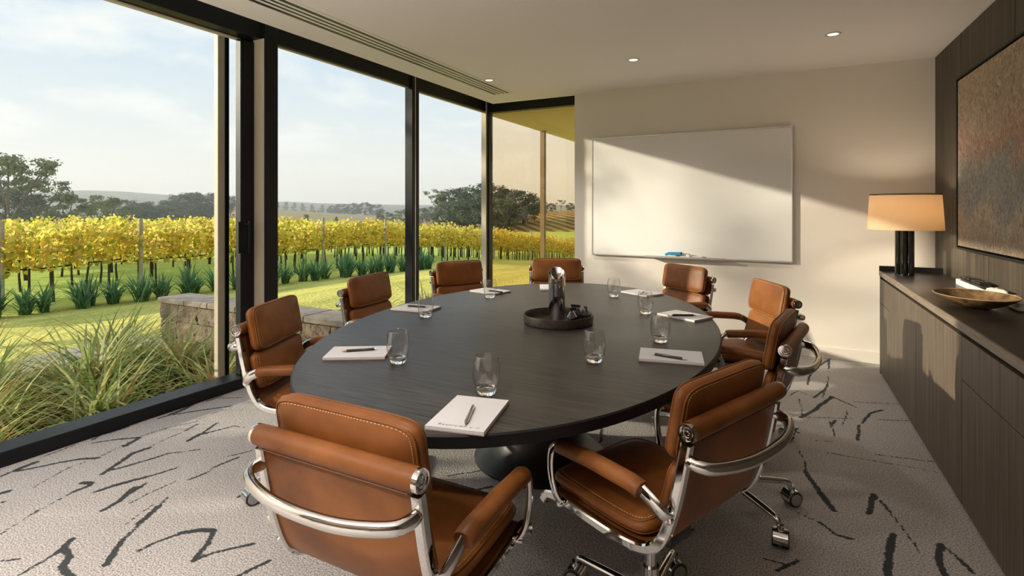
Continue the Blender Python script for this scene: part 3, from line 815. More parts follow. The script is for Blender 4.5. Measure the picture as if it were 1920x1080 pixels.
def tree_meshes(kind, seed):
    rr = random.Random(seed); tr = MB(); lf = MB()
    if kind == 0:       # open gum tree: forked trunk, flat layered crowns
        tips = []
        tr.tube([(0,0,-0.05), (0.01,0,0.15), (0.0,0.01,0.32)], [0.026,0.020,0.016], 7)
        for b in range(6):
            a = b*1.05 + rr.uniform(-.3,.3); L0 = rr.uniform(0.22, 0.42); up = rr.uniform(0.28, 0.62)
            p1 = (0.45*L0*math.cos(a), 0.45*L0*math.sin(a), 0.30+0.55*up); p2 = (L0*math.cos(a), L0*math.sin(a), 0.32+up)
            tr.tube([(0,0,0.22+0.02*b), p1, p2], [0.012,0.009,0.004], 6)
            tips.append(p2); tips.append(((p1[0]+p2[0])/2+rr.uniform(-.08,.08), (p1[1]+p2[1])/2+rr.uniform(-.08,.08), (p1[2]+p2[2])/2+0.06))
        tips += [(rr.uniform(-.12,.12), rr.uniform(-.12,.12), rr.uniform(0.78,0.92)) for _ in range(4)]
        for p in tips:
            for q in range(3):
                leaf_clump(lf, (p[0]+rr.uniform(-.07,.07), p[1]+rr.uniform(-.07,.07), p[2]+rr.uniform(-.02,.04)), rr.uniform(0.06,0.11), 40, 0.019, rr, 0.5)
        return tr.mesh('trunk', M['bark']), lf.mesh('foliage', M['gum_leaf'], False)
    if kind == 1:       # dense rounded crown with billowing clumps
        tr.tube([(0,0,-0.05), (0.01,0,0.2), (0,0,0.55)], [0.035,0.026,0.012], 7)
        for b in range(5):
            a = b*1.26; tr.tube([(0,0,0.2), (0.12*math.cos(a),0.12*math.sin(a),0.4), (0.26*math.cos(a),0.26*math.sin(a),0.6)], [0.016,0.012,0.005], 6)
        for k in range(54):
            d = Vector((rr.gauss(0,1), rr.gauss(0,1), rr.gauss(0.1,0.9))).normalized()
            p = (d.x*0.36, d.y*0.36, 0.50+d.z*0.40)
            leaf_clump(lf, p, rr.uniform(0.08,0.14), 60, 0.024, rr, 0.75)
        return tr.mesh('trunk', M['bark']), lf.mesh('foliage', M['dark_leaf'], False)
    tr.tube([(0,0,-0.05), (0,0,0.5)], [0.03,0.012], 6)
    for k in range(22):
        z = rr.uniform(0.12, 0.92); rad = 0.34*(1-z)**0.6
        a = rr.uniform(0,6.28)
        leaf_clump(lf, (rad*math.cos(a)*rr.random(), rad*math.sin(a)*rr.random(), z), 0.11, 50, 0.030, rr, 0.9)
    return tr.mesh('trunk', M['bark']), lf.mesh('foliage', M['olive_leaf'], False)
TM = {0: [tree_meshes(0, s) for s in (3, 14, 25)], 1: [tree_meshes(1, s) for s in (4, 15, 26)], 2: [tree_meshes(2, s) for s in (5, 16)]}

def tree(x, y, base, hgt, kind, label, group, k=0, wide=1.0):
    t = thing({0:'gum_tree', 1:'evergreen_tree', 2:'small_tree'}[kind], label, 'tree', (x, y, base), R.uniform(0, 6.28), group)
    t.scale = (hgt*wide, hgt*wide, hgt)
    a, b = TM[kind][k % len(TM[kind])]
    link('trunk', a, t); tag(link('foliage', b, t), kind='stuff')
    return t
TREES = [(-85.6, 30.0, -2.0, 10.3, 0), (-92.0, 35.6, -2.4, 9.0, 0), (-95.4, 29.4, -2.2, 9.8, 0), (-116.6, 43.2, -2.4, 7.8, 0), (-107.9, 45.4, -2.3, 7.0, 0), (-94.8, 45.5, -2.0, 5.4, 0), (-114.2, 53.4, -2.7, 5.8, 0), (-85.8, 34.4, -2.2, 3.8, 0), (-88.8, 39.6, -2.5, 4.7, 0), (-114.5, 39.8, -3.1, 7.7, 1), (-127.0, 41.2, -3.4, 8.5, 1), (-165.3, 83.3, -3.9, 7.9, 1), (-150.9, 79.4, -3.6, 6.6, 1), (-157.7, 87.2, -3.2, 6.9, 1), (-149.1, 86.0, -3.0, 6.4, 1), (-127.5, 69.1, -3.5, 4.5, 1), (-120.9, 70.2, -3.4, 4.0, 1), (-161.4, 96.5, -2.7, 8.5, 1), (-163.3, 101.2, -2.8, 9.4, 1), (-164.8, 106.1, -2.9, 9.7, 1), (-166.5, 110.8, -2.5, 8.9, 1), (-167.0, 116.2, -2.6, 8.3, 0), (-128.6, 79.7, -3.2, 5.7, 1), (-139.7, 96.5, -1.7, 2.7, 0), (-112.1, 99.6, -3.4, 3.3, 2), (-112.9, 110.5, -3.8, 2.8, 2), (-203.4, 187.4, -2.1, 2.6, 2), (-206.4, 188.1, -2.1, 2.1, 2), (-223.1, 222.3, -3.2, 7.5, 1), (-217.2, 225.3, -3.2, 7.8, 1), (-211.4, 228.3, -3.2, 8.1, 1), (-205.5, 231.4, -3.2, 7.2, 1), (-249.7, 242.2, -3.0, 6.3, 1), (-115.6, 131.6, -4.5, 5.1, 2), (-117.1, 142.0, -4.1, 5.0, 0), (-116.5, 136.7, -4.3, 4.5, 1), (-120.7, 151.4, -4.4, 5.7, 1), (-115.7, 154.0, -4.0, 5.7, 1), (-101.4, 138.9, -3.4, 5.4, 1), (-106.7, 113.6, -3.8, 1.9, 2), (-110.2, 111.8, -3.8, 1.5, 2), (-356.9, 288.1, -0.8, 7.1, 2), (-359.3, 298.1, -0.8, 7.7, 2), (-353.2, 301.2, -1.3, 7.3, 2), (-347.1, 304.4, -1.3, 6.9, 2), (-340.3, 307.9, -1.7, 6.4, 2), (-333.4, 311.5, -2.1, 6.4, 2), (-327.3, 314.7, -2.1, 6.0, 2), (-373.0, 291.0, -0.4, 6.9, 2), (-379.1, 287.8, -0.4, 6.9, 2), (-67.9, 97.7, -2.8, 7.4, 0), (-67.7, 102.3, -2.8, 8.0, 1), (-63.9, 102.0, -2.8, 8.3, 1), (-59.2, 99.9, -2.9, 8.9, 1), (-57.4, 103.1, -2.9, 8.6, 1), (-55.8, 106.3, -3.0, 8.1, 1), (-53.8, 109.5, -2.8, 7.5, 1), (-59.6, 93.0, -2.9, 5.7, 1), (-51.1, 95.1, -3.0, 6.2, 1), (-55.0, 93.2, -2.8, 5.4, 1), (-55.2, 117.8, -2.6, 6.2, 1), (-63.4, 93.3, -2.7, 4.7, 1), (-70.1, 155.1, -2.1, 5.4, 1), (-67.9, 158.5, -1.8, 4.8, 1), (-66.3, 162.7, -1.8, 6.1, 0), (-64.6, 167.0, -1.9, 5.1, 1), (-61.8, 170.7, -1.9, 5.4, 1), (-59.8, 177.4, -2.0, 6.3, 1)]
SPECIAL = {0: 'tallest open gum tree at the left edge of the view', 1: 'wide umbrella-crowned gum tree left of the vines', 54: 'big dark tree at the crest of the clump behind the corner post'}
for i, (x, y, zb, hh, k) in enumerate(TREES):
    top = zb + hh
    base = gz(x, y) - 0.15
    if i < 11: lab, grp = 'open-crowned gum tree in the stand beyond the left vines', 'gum trees beyond the left vines'
    elif i < 24: lab, grp = 'grey-green tree in the misty belt left of the cream reflection post', 'trees in the misty belt'
    elif 41 <= i < 50: lab, grp = 'tiny tree on the skyline ridge right of the thick mullion', 'trees on the skyline ridge'
    elif i < 41: lab, grp = 'tree scattered over the middle distance behind the fixed pane', 'trees in the middle distance'
    elif i < 62: top = zb + hh*1.13; lab, grp = 'dense dark tree in the clump around the corner post', 'trees in the dark clump'
    else: lab, grp = 'tree in the line above the far striped vineyard slope', 'trees above the striped slope'
    if i in SPECIAL: lab, grp = SPECIAL[i], None
    tree(x, y, base, max(top-base, 1.5), k, lab, grp, i, wide=(1.6 if i < 24 else 1.3) if k == 1 else 1.0)
sp = random.Random(77); lf = MB()  # sparse tree added out of view to thin the sunlight on the end wall
for q in range(230):
    d = Vector((sp.gauss(0,1), sp.gauss(0,1), sp.gauss(0,1))).normalized()*(sp.random()**0.33)
    leaf_clump(lf, (d.x*1.4, d.y*2.2, 8.6+d.z*2.6), 0.15, 1, 0.115, sp)
tk = MB(); tk.tube([(0,0,-0.3), (0.1,0.1,4), (0,0,8), (0.1,0.2,10.5)], [0.22,0.17,0.10,0.03], 9)
for q in range(7):
    a = q*0.9; tk.tube([(0,0,6.3+0.4*q), (0.6*math.cos(a),0.9*math.sin(a),7.0+0.45*q), (1.2*math.cos(a),1.9*math.sin(a),7.4+0.5*q)], [0.06,0.045,0.015], 6)
t = thing('gum_tree', 'sparse-leaved gum tree added out of view to dim the sun on the end wall', 'tree', (-22.3, -6.9, gz(-22.3, -6.9)))
mk('trunk', tk, M['bark'], t); tag(mk('foliage', lf, M['gum_leaf'], t, smooth=False), kind='stuff')
# evergreen added out of view to shade the table; gum dapples the end wall
t = tree(-7.9, -2.5, gz(-7.9, -2.5), 4.1, 1, 'bushy evergreen added out of view to keep the sun off the table', None, 1, 0.95)
t = tree(-12.6, 0.5, gz(-12.6, 0.5), 6.3, 0, 'light gum tree shading the whiteboard wall', None, 2, 0.5)

def build_haze():
    m = bpy.data.materials.new('valley_haze'); m.use_nodes = True
    nt = m.node_tree; nt.nodes.clear()
    o = nt.nodes.new('ShaderNodeOutputMaterial'); v = nt.nodes.new('ShaderNodeVolumeScatter')
    v.inputs['Density'].default_value = 0.0011; v.inputs['Anisotropy'].default_value = 0.2; v.inputs['Color'].default_value = (0.96,0.97,1.0,1)
    nt.links.new(v.outputs[0], o.inputs['Volume'])
    h = mk('haze', bxy(-900, -38, -60, 900, -12, 45), m, smooth=False)
    tag(h, 'thin morning haze lying over the valley beyond the vines', 'haze', kind='stuff')
build_haze()
# ------------------------------------------------------------------ ceiling fittings
def build_ceiling_things():
    t = thing('air_slot_diffuser', 'long white ceiling air slot with four dark slits along the glass', 'vent', (-2.695, 2.0, H))
    x0, x1, y0, y1 = -0.095, 0.095, -4.0, 2.97
    mk('backing', bxy(x0, x1, y0, y1, -0.002, 0.0), M['black'], t, smooth=False)
    f = MB()
    f.box(x0-0.012, x0, y0, y1+0.012, -0.004, 0.0); f.box(x1, x1+0.030, y0, y1+0.012, -0.004, 0.0); f.box(x0, x1, y1, y1+0.012, -0.004, 0.0)
    mk('frame', f, M['ceil'], t, smooth=False)
    for k in range(3):
        c = x0 + (k+1)*0.0475
        mk('slat', bxy(c-0.0115, c+0.0115, y0, y1, -0.0035, -0.0021), M['ceil'], t, smooth=False)
    ring = MB(); ring.lathe([(0.034,-0.001),(0.036,-0.005),(0.046,-0.006),(0.050,-0.003),(0.051,0.0)], 28)
    lens = MB(); lens.lathe([(0.0001,-0.0015),(0.034,-0.0015)], 24)
    rm = ring.mesh('trim_ring', M['alu']); lm = lens.mesh('lens', mat('downlight_lens', (0.9,0.85,0.75), 0.4, emit=(1.0,0.82,0.58), estr=3.0))
    labs = {(-2.52,4.39): 'small downlight beside the end of the ceiling slot', (-1.13,4.33): 'middle downlight, above the whiteboard', (0.27,4.33): 'downlight nearest the timber wall'}
    for (x, y) in [(-2.52,4.39), (-1.13,4.33), (0.27,4.33), (-1.13,1.2), (-2.9,0.35), (-2.6,-0.6), (-1.13,-0.6), (-2.6,-1.6), (-1.13,-1.6)]:  # fixtures in the near half are added out of view as fill light
        t = thing('downlight', labs.get((x, y), 'unseen fill downlight added over the near half of the room'), 'light', (x, y, H), 0, 'recessed downlights')
        link('trim_ring', rm, t); link('lens', lm, t)
        ld = bpy.data.lights.new('downlight_lamp', 'SPOT'); ld.energy = DOWNLIGHT_W*((0.30 if x < -2 else 0.20 if x < 0 else 0.08) if y > 4 else 0.16 if y > 0 else 1.0); ld.color = (1.0, 0.93, 0.85); ld.spot_size = math.radians(120); ld.spot_blend = 0.7; ld.shadow_soft_size = 0.10
        link('downlight_lamp', ld, t, (0, 0, -0.02))
build_ceiling_things()

def build_fill_uplighters():
    # two uplighters added unseen behind the viewpoint to brighten ceiling and walls
    for (x, y, lab) in ((-2.3, -1.2, 'added fill uplighter by the window wall, behind the viewpoint'), (-0.9, -1.3, 'added fill uplighter in the middle, behind the viewpoint')):
        t = thing('fill_uplighter', lab, 'lamp', (x, y, 0), 0, 'added fill uplighters')
        b = MB(); b.lathe([(0.0001,0.0),(0.14,0.0),(0.14,0.012),(0.02,0.022),(0.0001,0.022)], 32); mk('base', b, M['black'], t)
        p = MB(); p.tube([(0,0,0.022),(0,0,1.04)], 0.012, 12); mk('pole', p, M['black'], t)
        s = MB(); s.lathe([(0.0001,1.04),(0.05,1.045),(0.11,1.085),(0.15,1.13),(0.152,1.13),(0.112,1.08),(0.05,1.038),(0.0001,1.033)], 36); mk('reflector_bowl', s, M['alu'], t)
        ld = bpy.data.lights.new('fill_uplight', 'SPOT'); ld.energy = FILL_UPLIGHT_W; ld.color = (1.0,0.92,0.85); ld.spot_size = math.radians(165); ld.spot_blend = 0.4; ld.shadow_soft_size = 0.10
        o = link('fill_uplight', ld, t, (0,0,1.16)); o.rotation_euler = (math.pi, 0, 0)
build_fill_uplighters()

# ------------------------------------------------------------------ whiteboard and what lies on its tray
def build_whiteboard():
    t = thing('whiteboard', 'large framed whiteboard hung on the end wall', 'whiteboard', (-0.90, BW, 1.42))
    x0, x1, z0, z1 = -0.93, 0.93, -0.607, 0.607
    mk('writing_surface', bxy(x0+0.01, x1-0.01, -0.030, -0.012, z0+0.01, z1-0.01), M['white_gloss'], t, smooth=False)
    f = MB()
    f.box(x0, x0+0.014, -0.034, -0.008, z0, z1, 0.003, 1); f.box(x1-0.014, x1, -0.034, -0.008, z0, z1, 0.003, 1)
    f.box(x0+0.014, x1-0.014, -0.034, -0.008, z1-0.014, z1, 0.003, 1); f.box(x0+0.014, x1-0.014, -0.034, -0.008, z0, z0+0.014, 0.003, 1)
    mk('frame', f, M['alu'], t, sharp=30)
    for x in (x0, x1-0.022):
        for z in (z0, z1-0.022): mk('corner_cap', bxy(x, x+0.022, -0.036, -0.006, z, z+0.022, 0.004, 1), M['alu'], t, sharp=30)
    tr = MB(); tr.box(-0.36, 0.38, -0.10, -0.034, z0+0.004, z0+0.010, 0.002, 1); tr.box(-0.36, 0.38, -0.104, -0.098, z0+0.004, z0+0.024, 0.002, 1)
    mk('pen_tray', tr, M['alu'], t, sharp=30)
    for z, (xa, xb) in ((0.45, (-0.55, 0.55)), (-0.45, (-0.55, 0.55))):
        pass
    wb = MB(); wb.box(-0.80, 0.80, -0.010, 0.0, -0.5, 0.5)
    mk('wall_bracket', wb, M['black'], t, smooth=False)
    zt = 1.42 + z0 + 0.010
    Y = BW - 0.072
    # blue board rubber
    e = thing('board_rubber', 'blue whiteboard rubber with a white felt pad on the pen tray', 'eraser', (-0.99, Y, zt))
    mk('felt', bxy(-0.06, 0.03, -0.022, 0.022, 0.0, 0.022, 0.003), M['white'], e)
    g = MB(); g.sweep([(-0.075,0,0.024), (-0.045,0,0.040), (0.07,0,0.042)], [(-0.024,-0.011),(0.024,-0.011),(0.024,0.011),(-0.024,0.011)], up=(0,0,1))
    mk('grip', g, M['blue'], e, sharp=30)
    mk('end_cap', bxy(0.066, 0.078, -0.023, 0.023, 0.030, 0.054, 0.003, 1), M['black'], e, sharp=30)
    def marker(x, ink, lab, dx=0.0, rz=0.05, dy=0.0):
        t = thing('marker', lab, 'marker', (x, Y+dy, zt+0.0085), rz)
        b = MB(); b.lathe([(0.0001,-0.055),(0.0085,-0.054),(0.0085,0.030),(0.006,0.034)], 14, axis='x'); mk('barrel', b, M['white'], t)
        c = MB(); c.lathe([(0.0088,0.028),(0.0088,0.066),(0.006,0.070),(0.0001,0.070)], 14, axis='x'); mk('cap', c, ink, t)
        return t
    marker(-0.76, M['black'], 'white marker with a black cap on the pen tray', rz=0.04)
    marker(-0.90, M['red'], 'white marker with a red end beside the blue rubber', rz=math.pi+0.06, dy=-0.018)
    s = thing('magnet_holder', 'small white clip holder beside the blue rubber on the pen tray', 'holder', (-0.86, Y+0.012, zt))
    mk('holder_body', bxy(-0.018, 0.018, -0.012, 0.012, 0, 0.034, 0.006), M['white'], s)
    mk('holder_pad', bxy(-0.010, 0.022, -0.0125, 0.0115, 0.0345, 0.040, 0.002), M['alu'], s)
build_whiteboard()

# ------------------------------------------------------------------ sideboard
SB = (0.635, 5.07, 0.0); SA = 0.014
def sb_world(x, y, z=0.0):
    return (SB[0] + x*math.cos(SA) - y*math.sin(SA), SB[1] + x*math.sin(SA) + y*math.cos(SA), z)
def build_sideboard():
    D = 0.385
    units = [(0.0, -0.37, 'ds', 'narrow end cabinet of a drawer over a door, by the lamp'),
             (-0.37, -1.24, 't', 'wide plain-doored cabinet beside the narrow end cabinet'),
             (-1.24, -2.11, 't', 'wide plain-doored cabinet before the drawer cabinets start'),
             (-2.11, -2.56, 'ds', 'first drawer-over-door cabinet after the wide doors'),
             (-2.56, -3.46, 'ds', 'wide drawer-over-door cabinet at the frame edge'),
             (-3.46, -4.36, 'ds', 'drawer-over-door cabinet beyond the frame edge'),
             (-4.36, -5.26, 'ds', 'last drawer-over-door cabinet beyond the frame edge')]
    for a, b, kind, lab in units:
        t = thing('cabinet', lab, 'cabinet', sb_world(0, (a+b)/2), SA, 'built-in sideboard cabinets')
        w = (a-b)/2
        c = MB(); c.box(0.022, D, -w+0.0015, w-0.0015, 0.0, 0.742)
        if a == 0.0: c.box(-0.001, D, w, w+0.012, 0.0, 0.765)
        mk('carcass', c, M['black'], t, smooth=False)
        if kind == 't':
            mk('door', bxy(0.0, 0.020, -w+0.002, w-0.002, 0.012, 0.744, 0.0015, 1), M['veneer'], t, sharp=30)
        else:
            mk('drawer_front', bxy(0.0, 0.020, -w+0.002, w-0.002, 0.556, 0.744, 0.0015, 1), M['veneer'], t, sharp=30)
            mk('door', bxy(0.0, 0.020, -w+0.002, w-0.002, 0.012, 0.552, 0.0015, 1), M['veneer'], t, sharp=30)
    t = thing('sideboard_worktop', 'long dark worktop with an upstand at its far end', 'worktop', sb_world(0, -2.6), SA)
    mk('slab', bxy(0.001, D+0.01, -2.66, 2.615, 0.766, 0.805, 0.002, 1), M['worktop'], t, sharp=30)
    mk('front_edge', bxy(-0.006, 0.0005, -2.66, 2.615, 0.766, 0.8045, 0.001, 1), M['worktop_edge'], t, sharp=30)
    mk('shadow_gap', bxy(0.03, D, -2.66, 2.60, 0.7425, 0.766), M['black'], t, smooth=False)
    mk('upstand', bxy(-0.006, D+0.01, 2.6, 2.615, 0.8055, 0.845, 0.001, 1), M['black'], t, sharp=30)
build_sideboard()

def build_lamp():
    t = thing('table_lamp', 'table lamp with a wide cream drum shade on clustered black glass tubes', 'lamp', (0.755, 4.835, 0.805))
    b = MB()
    for i in range(6):
        a = i*math.pi/3 + 0.2
        b.lathe([(0.0001,0.0),(0.021,0.0),(0.021,0.345),(0.0001,0.345)], 14, c=(0.040*math.cos(a), 0.040*math.sin(a), 0.002))
    b.lathe([(0.0001,0),(0.02,0),(0.02,0.345),(0.0001,0.345)], 14, c=(0,0,0.002))
    mk('tube_stem', b, M['lamp_glass'], t)
    p = MB(); p.lathe([(0.0001,0.0),(0.058,0.0),(0.058,0.004),(0.0001,0.004)], 30); mk('base_plate', p, M['black'], t)
    n = MB(); n.tube([(0,0,0.347),(0,0,0.44)], 0.006, 8); n.ellipsoid((0,0,0.46), (0.028,0.028,0.035), 12, 8)
    bm_ = mat('lamp_bulb', (1,0.9,0.7), 0.4, emit=(1.0,0.70,0.36), estr=4.0)
    mk('bulb', n, bm_, t)
    s = MB(); s.lathe([(0.2330,0.335),(0.2335,0.340),(0.2175,0.592),(0.2160,0.596),(0.2145,0.592),(0.2300,0.340),(0.2330,0.335)], 56)
    sm = bpy.data.materials.new('linen_shade'); sm.use_nodes = True
    nt = sm.node_tree; nt.nodes.clear(); N = nt.nodes.new; L = nt.links.new
    out = N('ShaderNodeOutputMaterial'); d = N('ShaderNodeBsdfDiffuse'); tr = N('ShaderNodeBsdfTranslucent'); mx = N('ShaderNodeMixShader')
    d.inputs[0].default_value = (0.78,0.66,0.50,1); tr.inputs[0].default_value = (0.78,0.62,0.42,1); mx.inputs[0].default_value = 0.45
    L(d.outputs[0], mx.inputs[1]); L(tr.outputs[0], mx.inputs[2]); L(mx.outputs[0], out.inputs[0])
    mk('shade', s, sm, t)
    h = MB(); h.lathe([(0.2172,0.588),(0.2180,0.588),(0.2172,0.597),(0.2150,0.599),(0.2140,0.597)], 56); mk('shade_rim', h, M['bark'], t)
    sp = MB()
    for i in range(3):
        a = i*2.094; sp.tube([(0,0,0.50),(0.216*math.cos(a),0.216*math.sin(a),0.585)], 0.002, 5)
    mk('spider', sp, M['black'], t)
    ld = bpy.data.lights.new('bulb_light', 'POINT'); ld.energy = 8; ld.color = (1.0, 0.85, 0.66); ld.shadow_soft_size = 0.05
    link('bulb_light', ld, t, (0, 0, 0.47))
build_lamp()

def build_sideboard_items():
    p = sb_world(0.165, -1.64, 0.8052)
    b = thing('shallow_bowl', 'wide shallow bronze bowl on the worktop', 'bowl', p, SA)
    b.scale = (0.81, 1.06, 0.95)
    m = MB(); m.lathe([(0.0001,0.0),(0.055,0.0),(0.085,0.006),(0.140,0.026),(0.185,0.050),(0.204,0.066),(0.2035,0.0665)], 56)
    m.lathe([(0.199,0.0665),(0.180,0.052),(0.135,0.030),(0.080,0.012),(0.0001,0.009)], 56)
    mk('dish', m, M['bowl'], b)
    r = MB(); r.lathe([(0.2035,0.0660),(0.2045,0.0672),(0.2015,0.0690),(0.1985,0.0672),(0.199,0.0660)], 56); mk('rim', r, M['bowl_rim'], b)
    # long white tray against the wall with black boxes and a linen napkin
    ty = -1.06
    t = thing('long_tray', 'long white tray on the worktop against the timber wall', 'tray', sb_world(0.352, ty, 0.8052), SA)
    m = MB(); m.box(-0.036, 0.036, -0.62, 0.40, 0.0, 0.008, 0.002, 1)
    mk('tray_base', m, M['white'], t, sharp=30)
    m = MB(); m.box(-0.036, -0.031, -0.62, 0.40, 0.0085, 0.036, 0.0015, 1); m.box(0.031, 0.036, -0.62, 0.40, 0.0085, 0.036, 0.0015, 1); m.box(-0.031, 0.031, 0.394, 0.40, 0.0085, 0.036, 0.0015, 1); m.box(-0.031, 0.031, -0.62, -0.614, 0.0085, 0.036, 0.0015, 1)
    mk('tray_rim', m, M['white'], t, sharp=30)
    def box_thing(y, lab, tw=0.0):
        q = thing('black_case', lab, 'case', sb_world(0.352, ty+y, 0.8145), SA+tw)
        mk('case_body', bxy(-0.027, 0.026, -0.085, 0.085, 0.0, 0.036, 0.005), M['bronze_metal'], q)
        mk('case_lid', bxy(-0.0275, 0.0265, -0.086, 0.086, 0.0365, 0.054, 0.005), M['wrap'], q)
        mk('clasp', bxy(-0.0295, -0.0276, -0.012, 0.012, 0.036, 0.048, 0.0008, 1), M['steel'], q, sharp=30)
    box_thing(0.25, 'black leather case at the far end of the white tray', 0.015)
    box_thing(0.05, 'black leather case beside the folded linen on the white tray', -0.012)
    # folded linen: two soft folded pads
    def napkin(y, lab, sx, sy, hz, seed):
        rr = random.Random(seed); mb = MB(); n = 14
        V = []; F = []
        for layer in range(2):
            for j in range(n+1):
                for i in range(n+1):
                    u = i/n*2-1; v = j/n*2-1
                    e = max(abs(u), abs(v))
                    z = hz*(1-e**6) * (0.85+0.15*math.cos(3*v+u*2+seed)) if layer == 0 else 0.0
                    V.append((u*sx*(1+0.03*math.sin(4*v+seed)), v*sy*(1+0.03*math.sin(5*u)), z))
        for j in range(n):
            for i in range(n):
                a = j*(n+1)+i; b2 = a+(n+1)*(n+1)
                F.append((a, a+1, a+n+2, a+n+1)); F.append((b2+n+1, b2+n+2, b2+1, b2))
        mb.add(V, F)
        q = thing('folded_napkin', lab, 'napkin', sb_world(0.352, ty+y, 0.8145), SA)
        mk('cloth', mb, M['linen'], q)
        f = MB(); f.tube([(-sx*0.9, -sy*0.15, hz*0.93), (0, -sy*0.05, hz*1.02), (sx*0.9, sy*0.1, hz*0.90)], 0.006, 8, ry=0.003); mk('fold', f, M['linen'], q)
    napkin(-0.21, 'folded white linen next to the black case on the tray', 0.027, 0.125, 0.050, 1)
    napkin(-0.46, 'second folded white linen at the near end of the tray', 0.027, 0.105, 0.046, 2)
build_sideboard_items()

# ------------------------------------------------------------------ painting
def build_painting():
    W0 = (1.037, BW, 0); A = 0.02
    def ww(x, y, z): return (W0[0]+x*math.cos(A)-y*math.sin(A), W0[1]+x*math.sin(A)+y*math.cos(A), z)
    t = thing('abstract_painting', 'large abstract painting in grey and rust hanging on the timber wall', 'painting', ww(0, -1.75, 1.60), A)
    y0, y1, z0, z1 = -1.0, 0.985, -0.575, 0.575
    m = mat('abstract_canvas', (0.2,0.17,0.14), 0.75, 0, 0.2)
    nt, N, L, b = nodes(m)
    tc = N('ShaderNodeTexCoord'); sep = N('ShaderNodeSeparateXYZ'); L(tc.outputs['Object'], sep.inputs[0])
    mr = N('ShaderNodeMapRange'); mr.inputs['From Min'].default_value = -0.575; mr.inputs['From Max'].default_value = 0.575
    L(sep.outputs['Z'], mr.inputs['Value'])
    n0 = N('ShaderNodeTexNoise'); n0.inputs['Scale'].default_value = 3.2; n0.inputs['Detail'].default_value = 6; L(tc.outputs['Object'], n0.inputs['Vector'])
    a = N('ShaderNodeMath'); a.operation = 'MULTIPLY_ADD'; a.inputs[1].default_value = 0.5; a.inputs[2].default_value = -0.25; L(n0.outputs['Fac'], a.inputs[0])
    s = N('ShaderNodeMath'); s.operation = 'ADD'; L(a.outputs[0], s.inputs[0]); L(mr.outputs[0], s.inputs[1])
    r = N('ShaderNodeValToRGB'); e = r.color_ramp.elements
    e[0].position = 0.0; e[0].color = (0.31,0.255,0.205,1); e[1].position = 1.0; e[1].color = (0.42,0.33,0.25,1)
    for p, c in ((0.18,(0.40,0.33,0.26)), (0.30,(0.26,0.26,0.255)), (0.45,(0.29,0.27,0.235)), (0.56,(0.42,0.275,0.215)), (0.70,(0.41,0.315,0.245)), (0.85,(0.38,0.305,0.235))):
        q = e.new(p); q.color = (*c, 1)
    L(s.outputs[0], r.inputs[0])
    n1 = N('ShaderNodeTexNoise'); n1.inputs['Scale'].default_value = 24; n1.inputs['Detail'].default_value = 10; n1.inputs['Roughness'].default_value = 0.7; n1.inputs['Distortion'].default_value = 1.6
    mp = N('ShaderNodeMapping'); mp.inputs['Scale'].default_value = (1, 1.4, 0.85); L(tc.outputs['Object'], mp.inputs[0]); L(mp.outputs[0], n1.inputs['Vector'])
    r2 = N('ShaderNodeValToRGB'); r2.color_ramp.elements[0].position = 0.33; r2.color_ramp.elements[0].color = (0.42,0.40,0.38,1); r2.color_ramp.elements[1].position = 0.68; r2.color_ramp.elements[1].color = (1.5,1.45,1.38,1)
    L(n1.outputs['Fac'], r2.inputs[0])
    mu = N('ShaderNodeMix'); mu.data_type = 'RGBA'; mu.blend_type = 'MULTIPLY'; mu.inputs['Factor'].default_value = 1
    L(r.outputs[0], mu.inputs['A']); L(r2.outputs[0], mu.inputs['B']); L(mu.outputs['Result'], b.inputs['Base Color'])
    bp = N('ShaderNodeBump'); bp.inputs['Strength'].default_value = 0.7; bp.inputs['Distance'].default_value = 0.01
    L(n1.outputs['Fac'], bp.inputs['Height']); L(bp.outputs[0], b.inputs['Normal'])
    mk('canvas', bxy(-0.046, -0.006, y0+0.024, y1-0.024, z0+0.024, z1-0.024), m, t, smooth=False)
    f = MB()
    for q in ((y0, y0+0.012, z0, z1), (y1-0.012, y1, z0, z1), (y0+0.012, y1-0.012, z0, z0+0.012), (y0+0.012, y1-0.012, z1-0.012, z1)):
        f.box(-0.050, -0.004, *q, 0.001, 1)
    mk('tray_frame', f, M['table_edge'], t, sharp=30)
    mk('frame_back', bxy(-0.0055, -0.0005, y0+0.013, y1-0.013, z0+0.013, z1-0.013), M['black'], t, smooth=False)
build_painting()

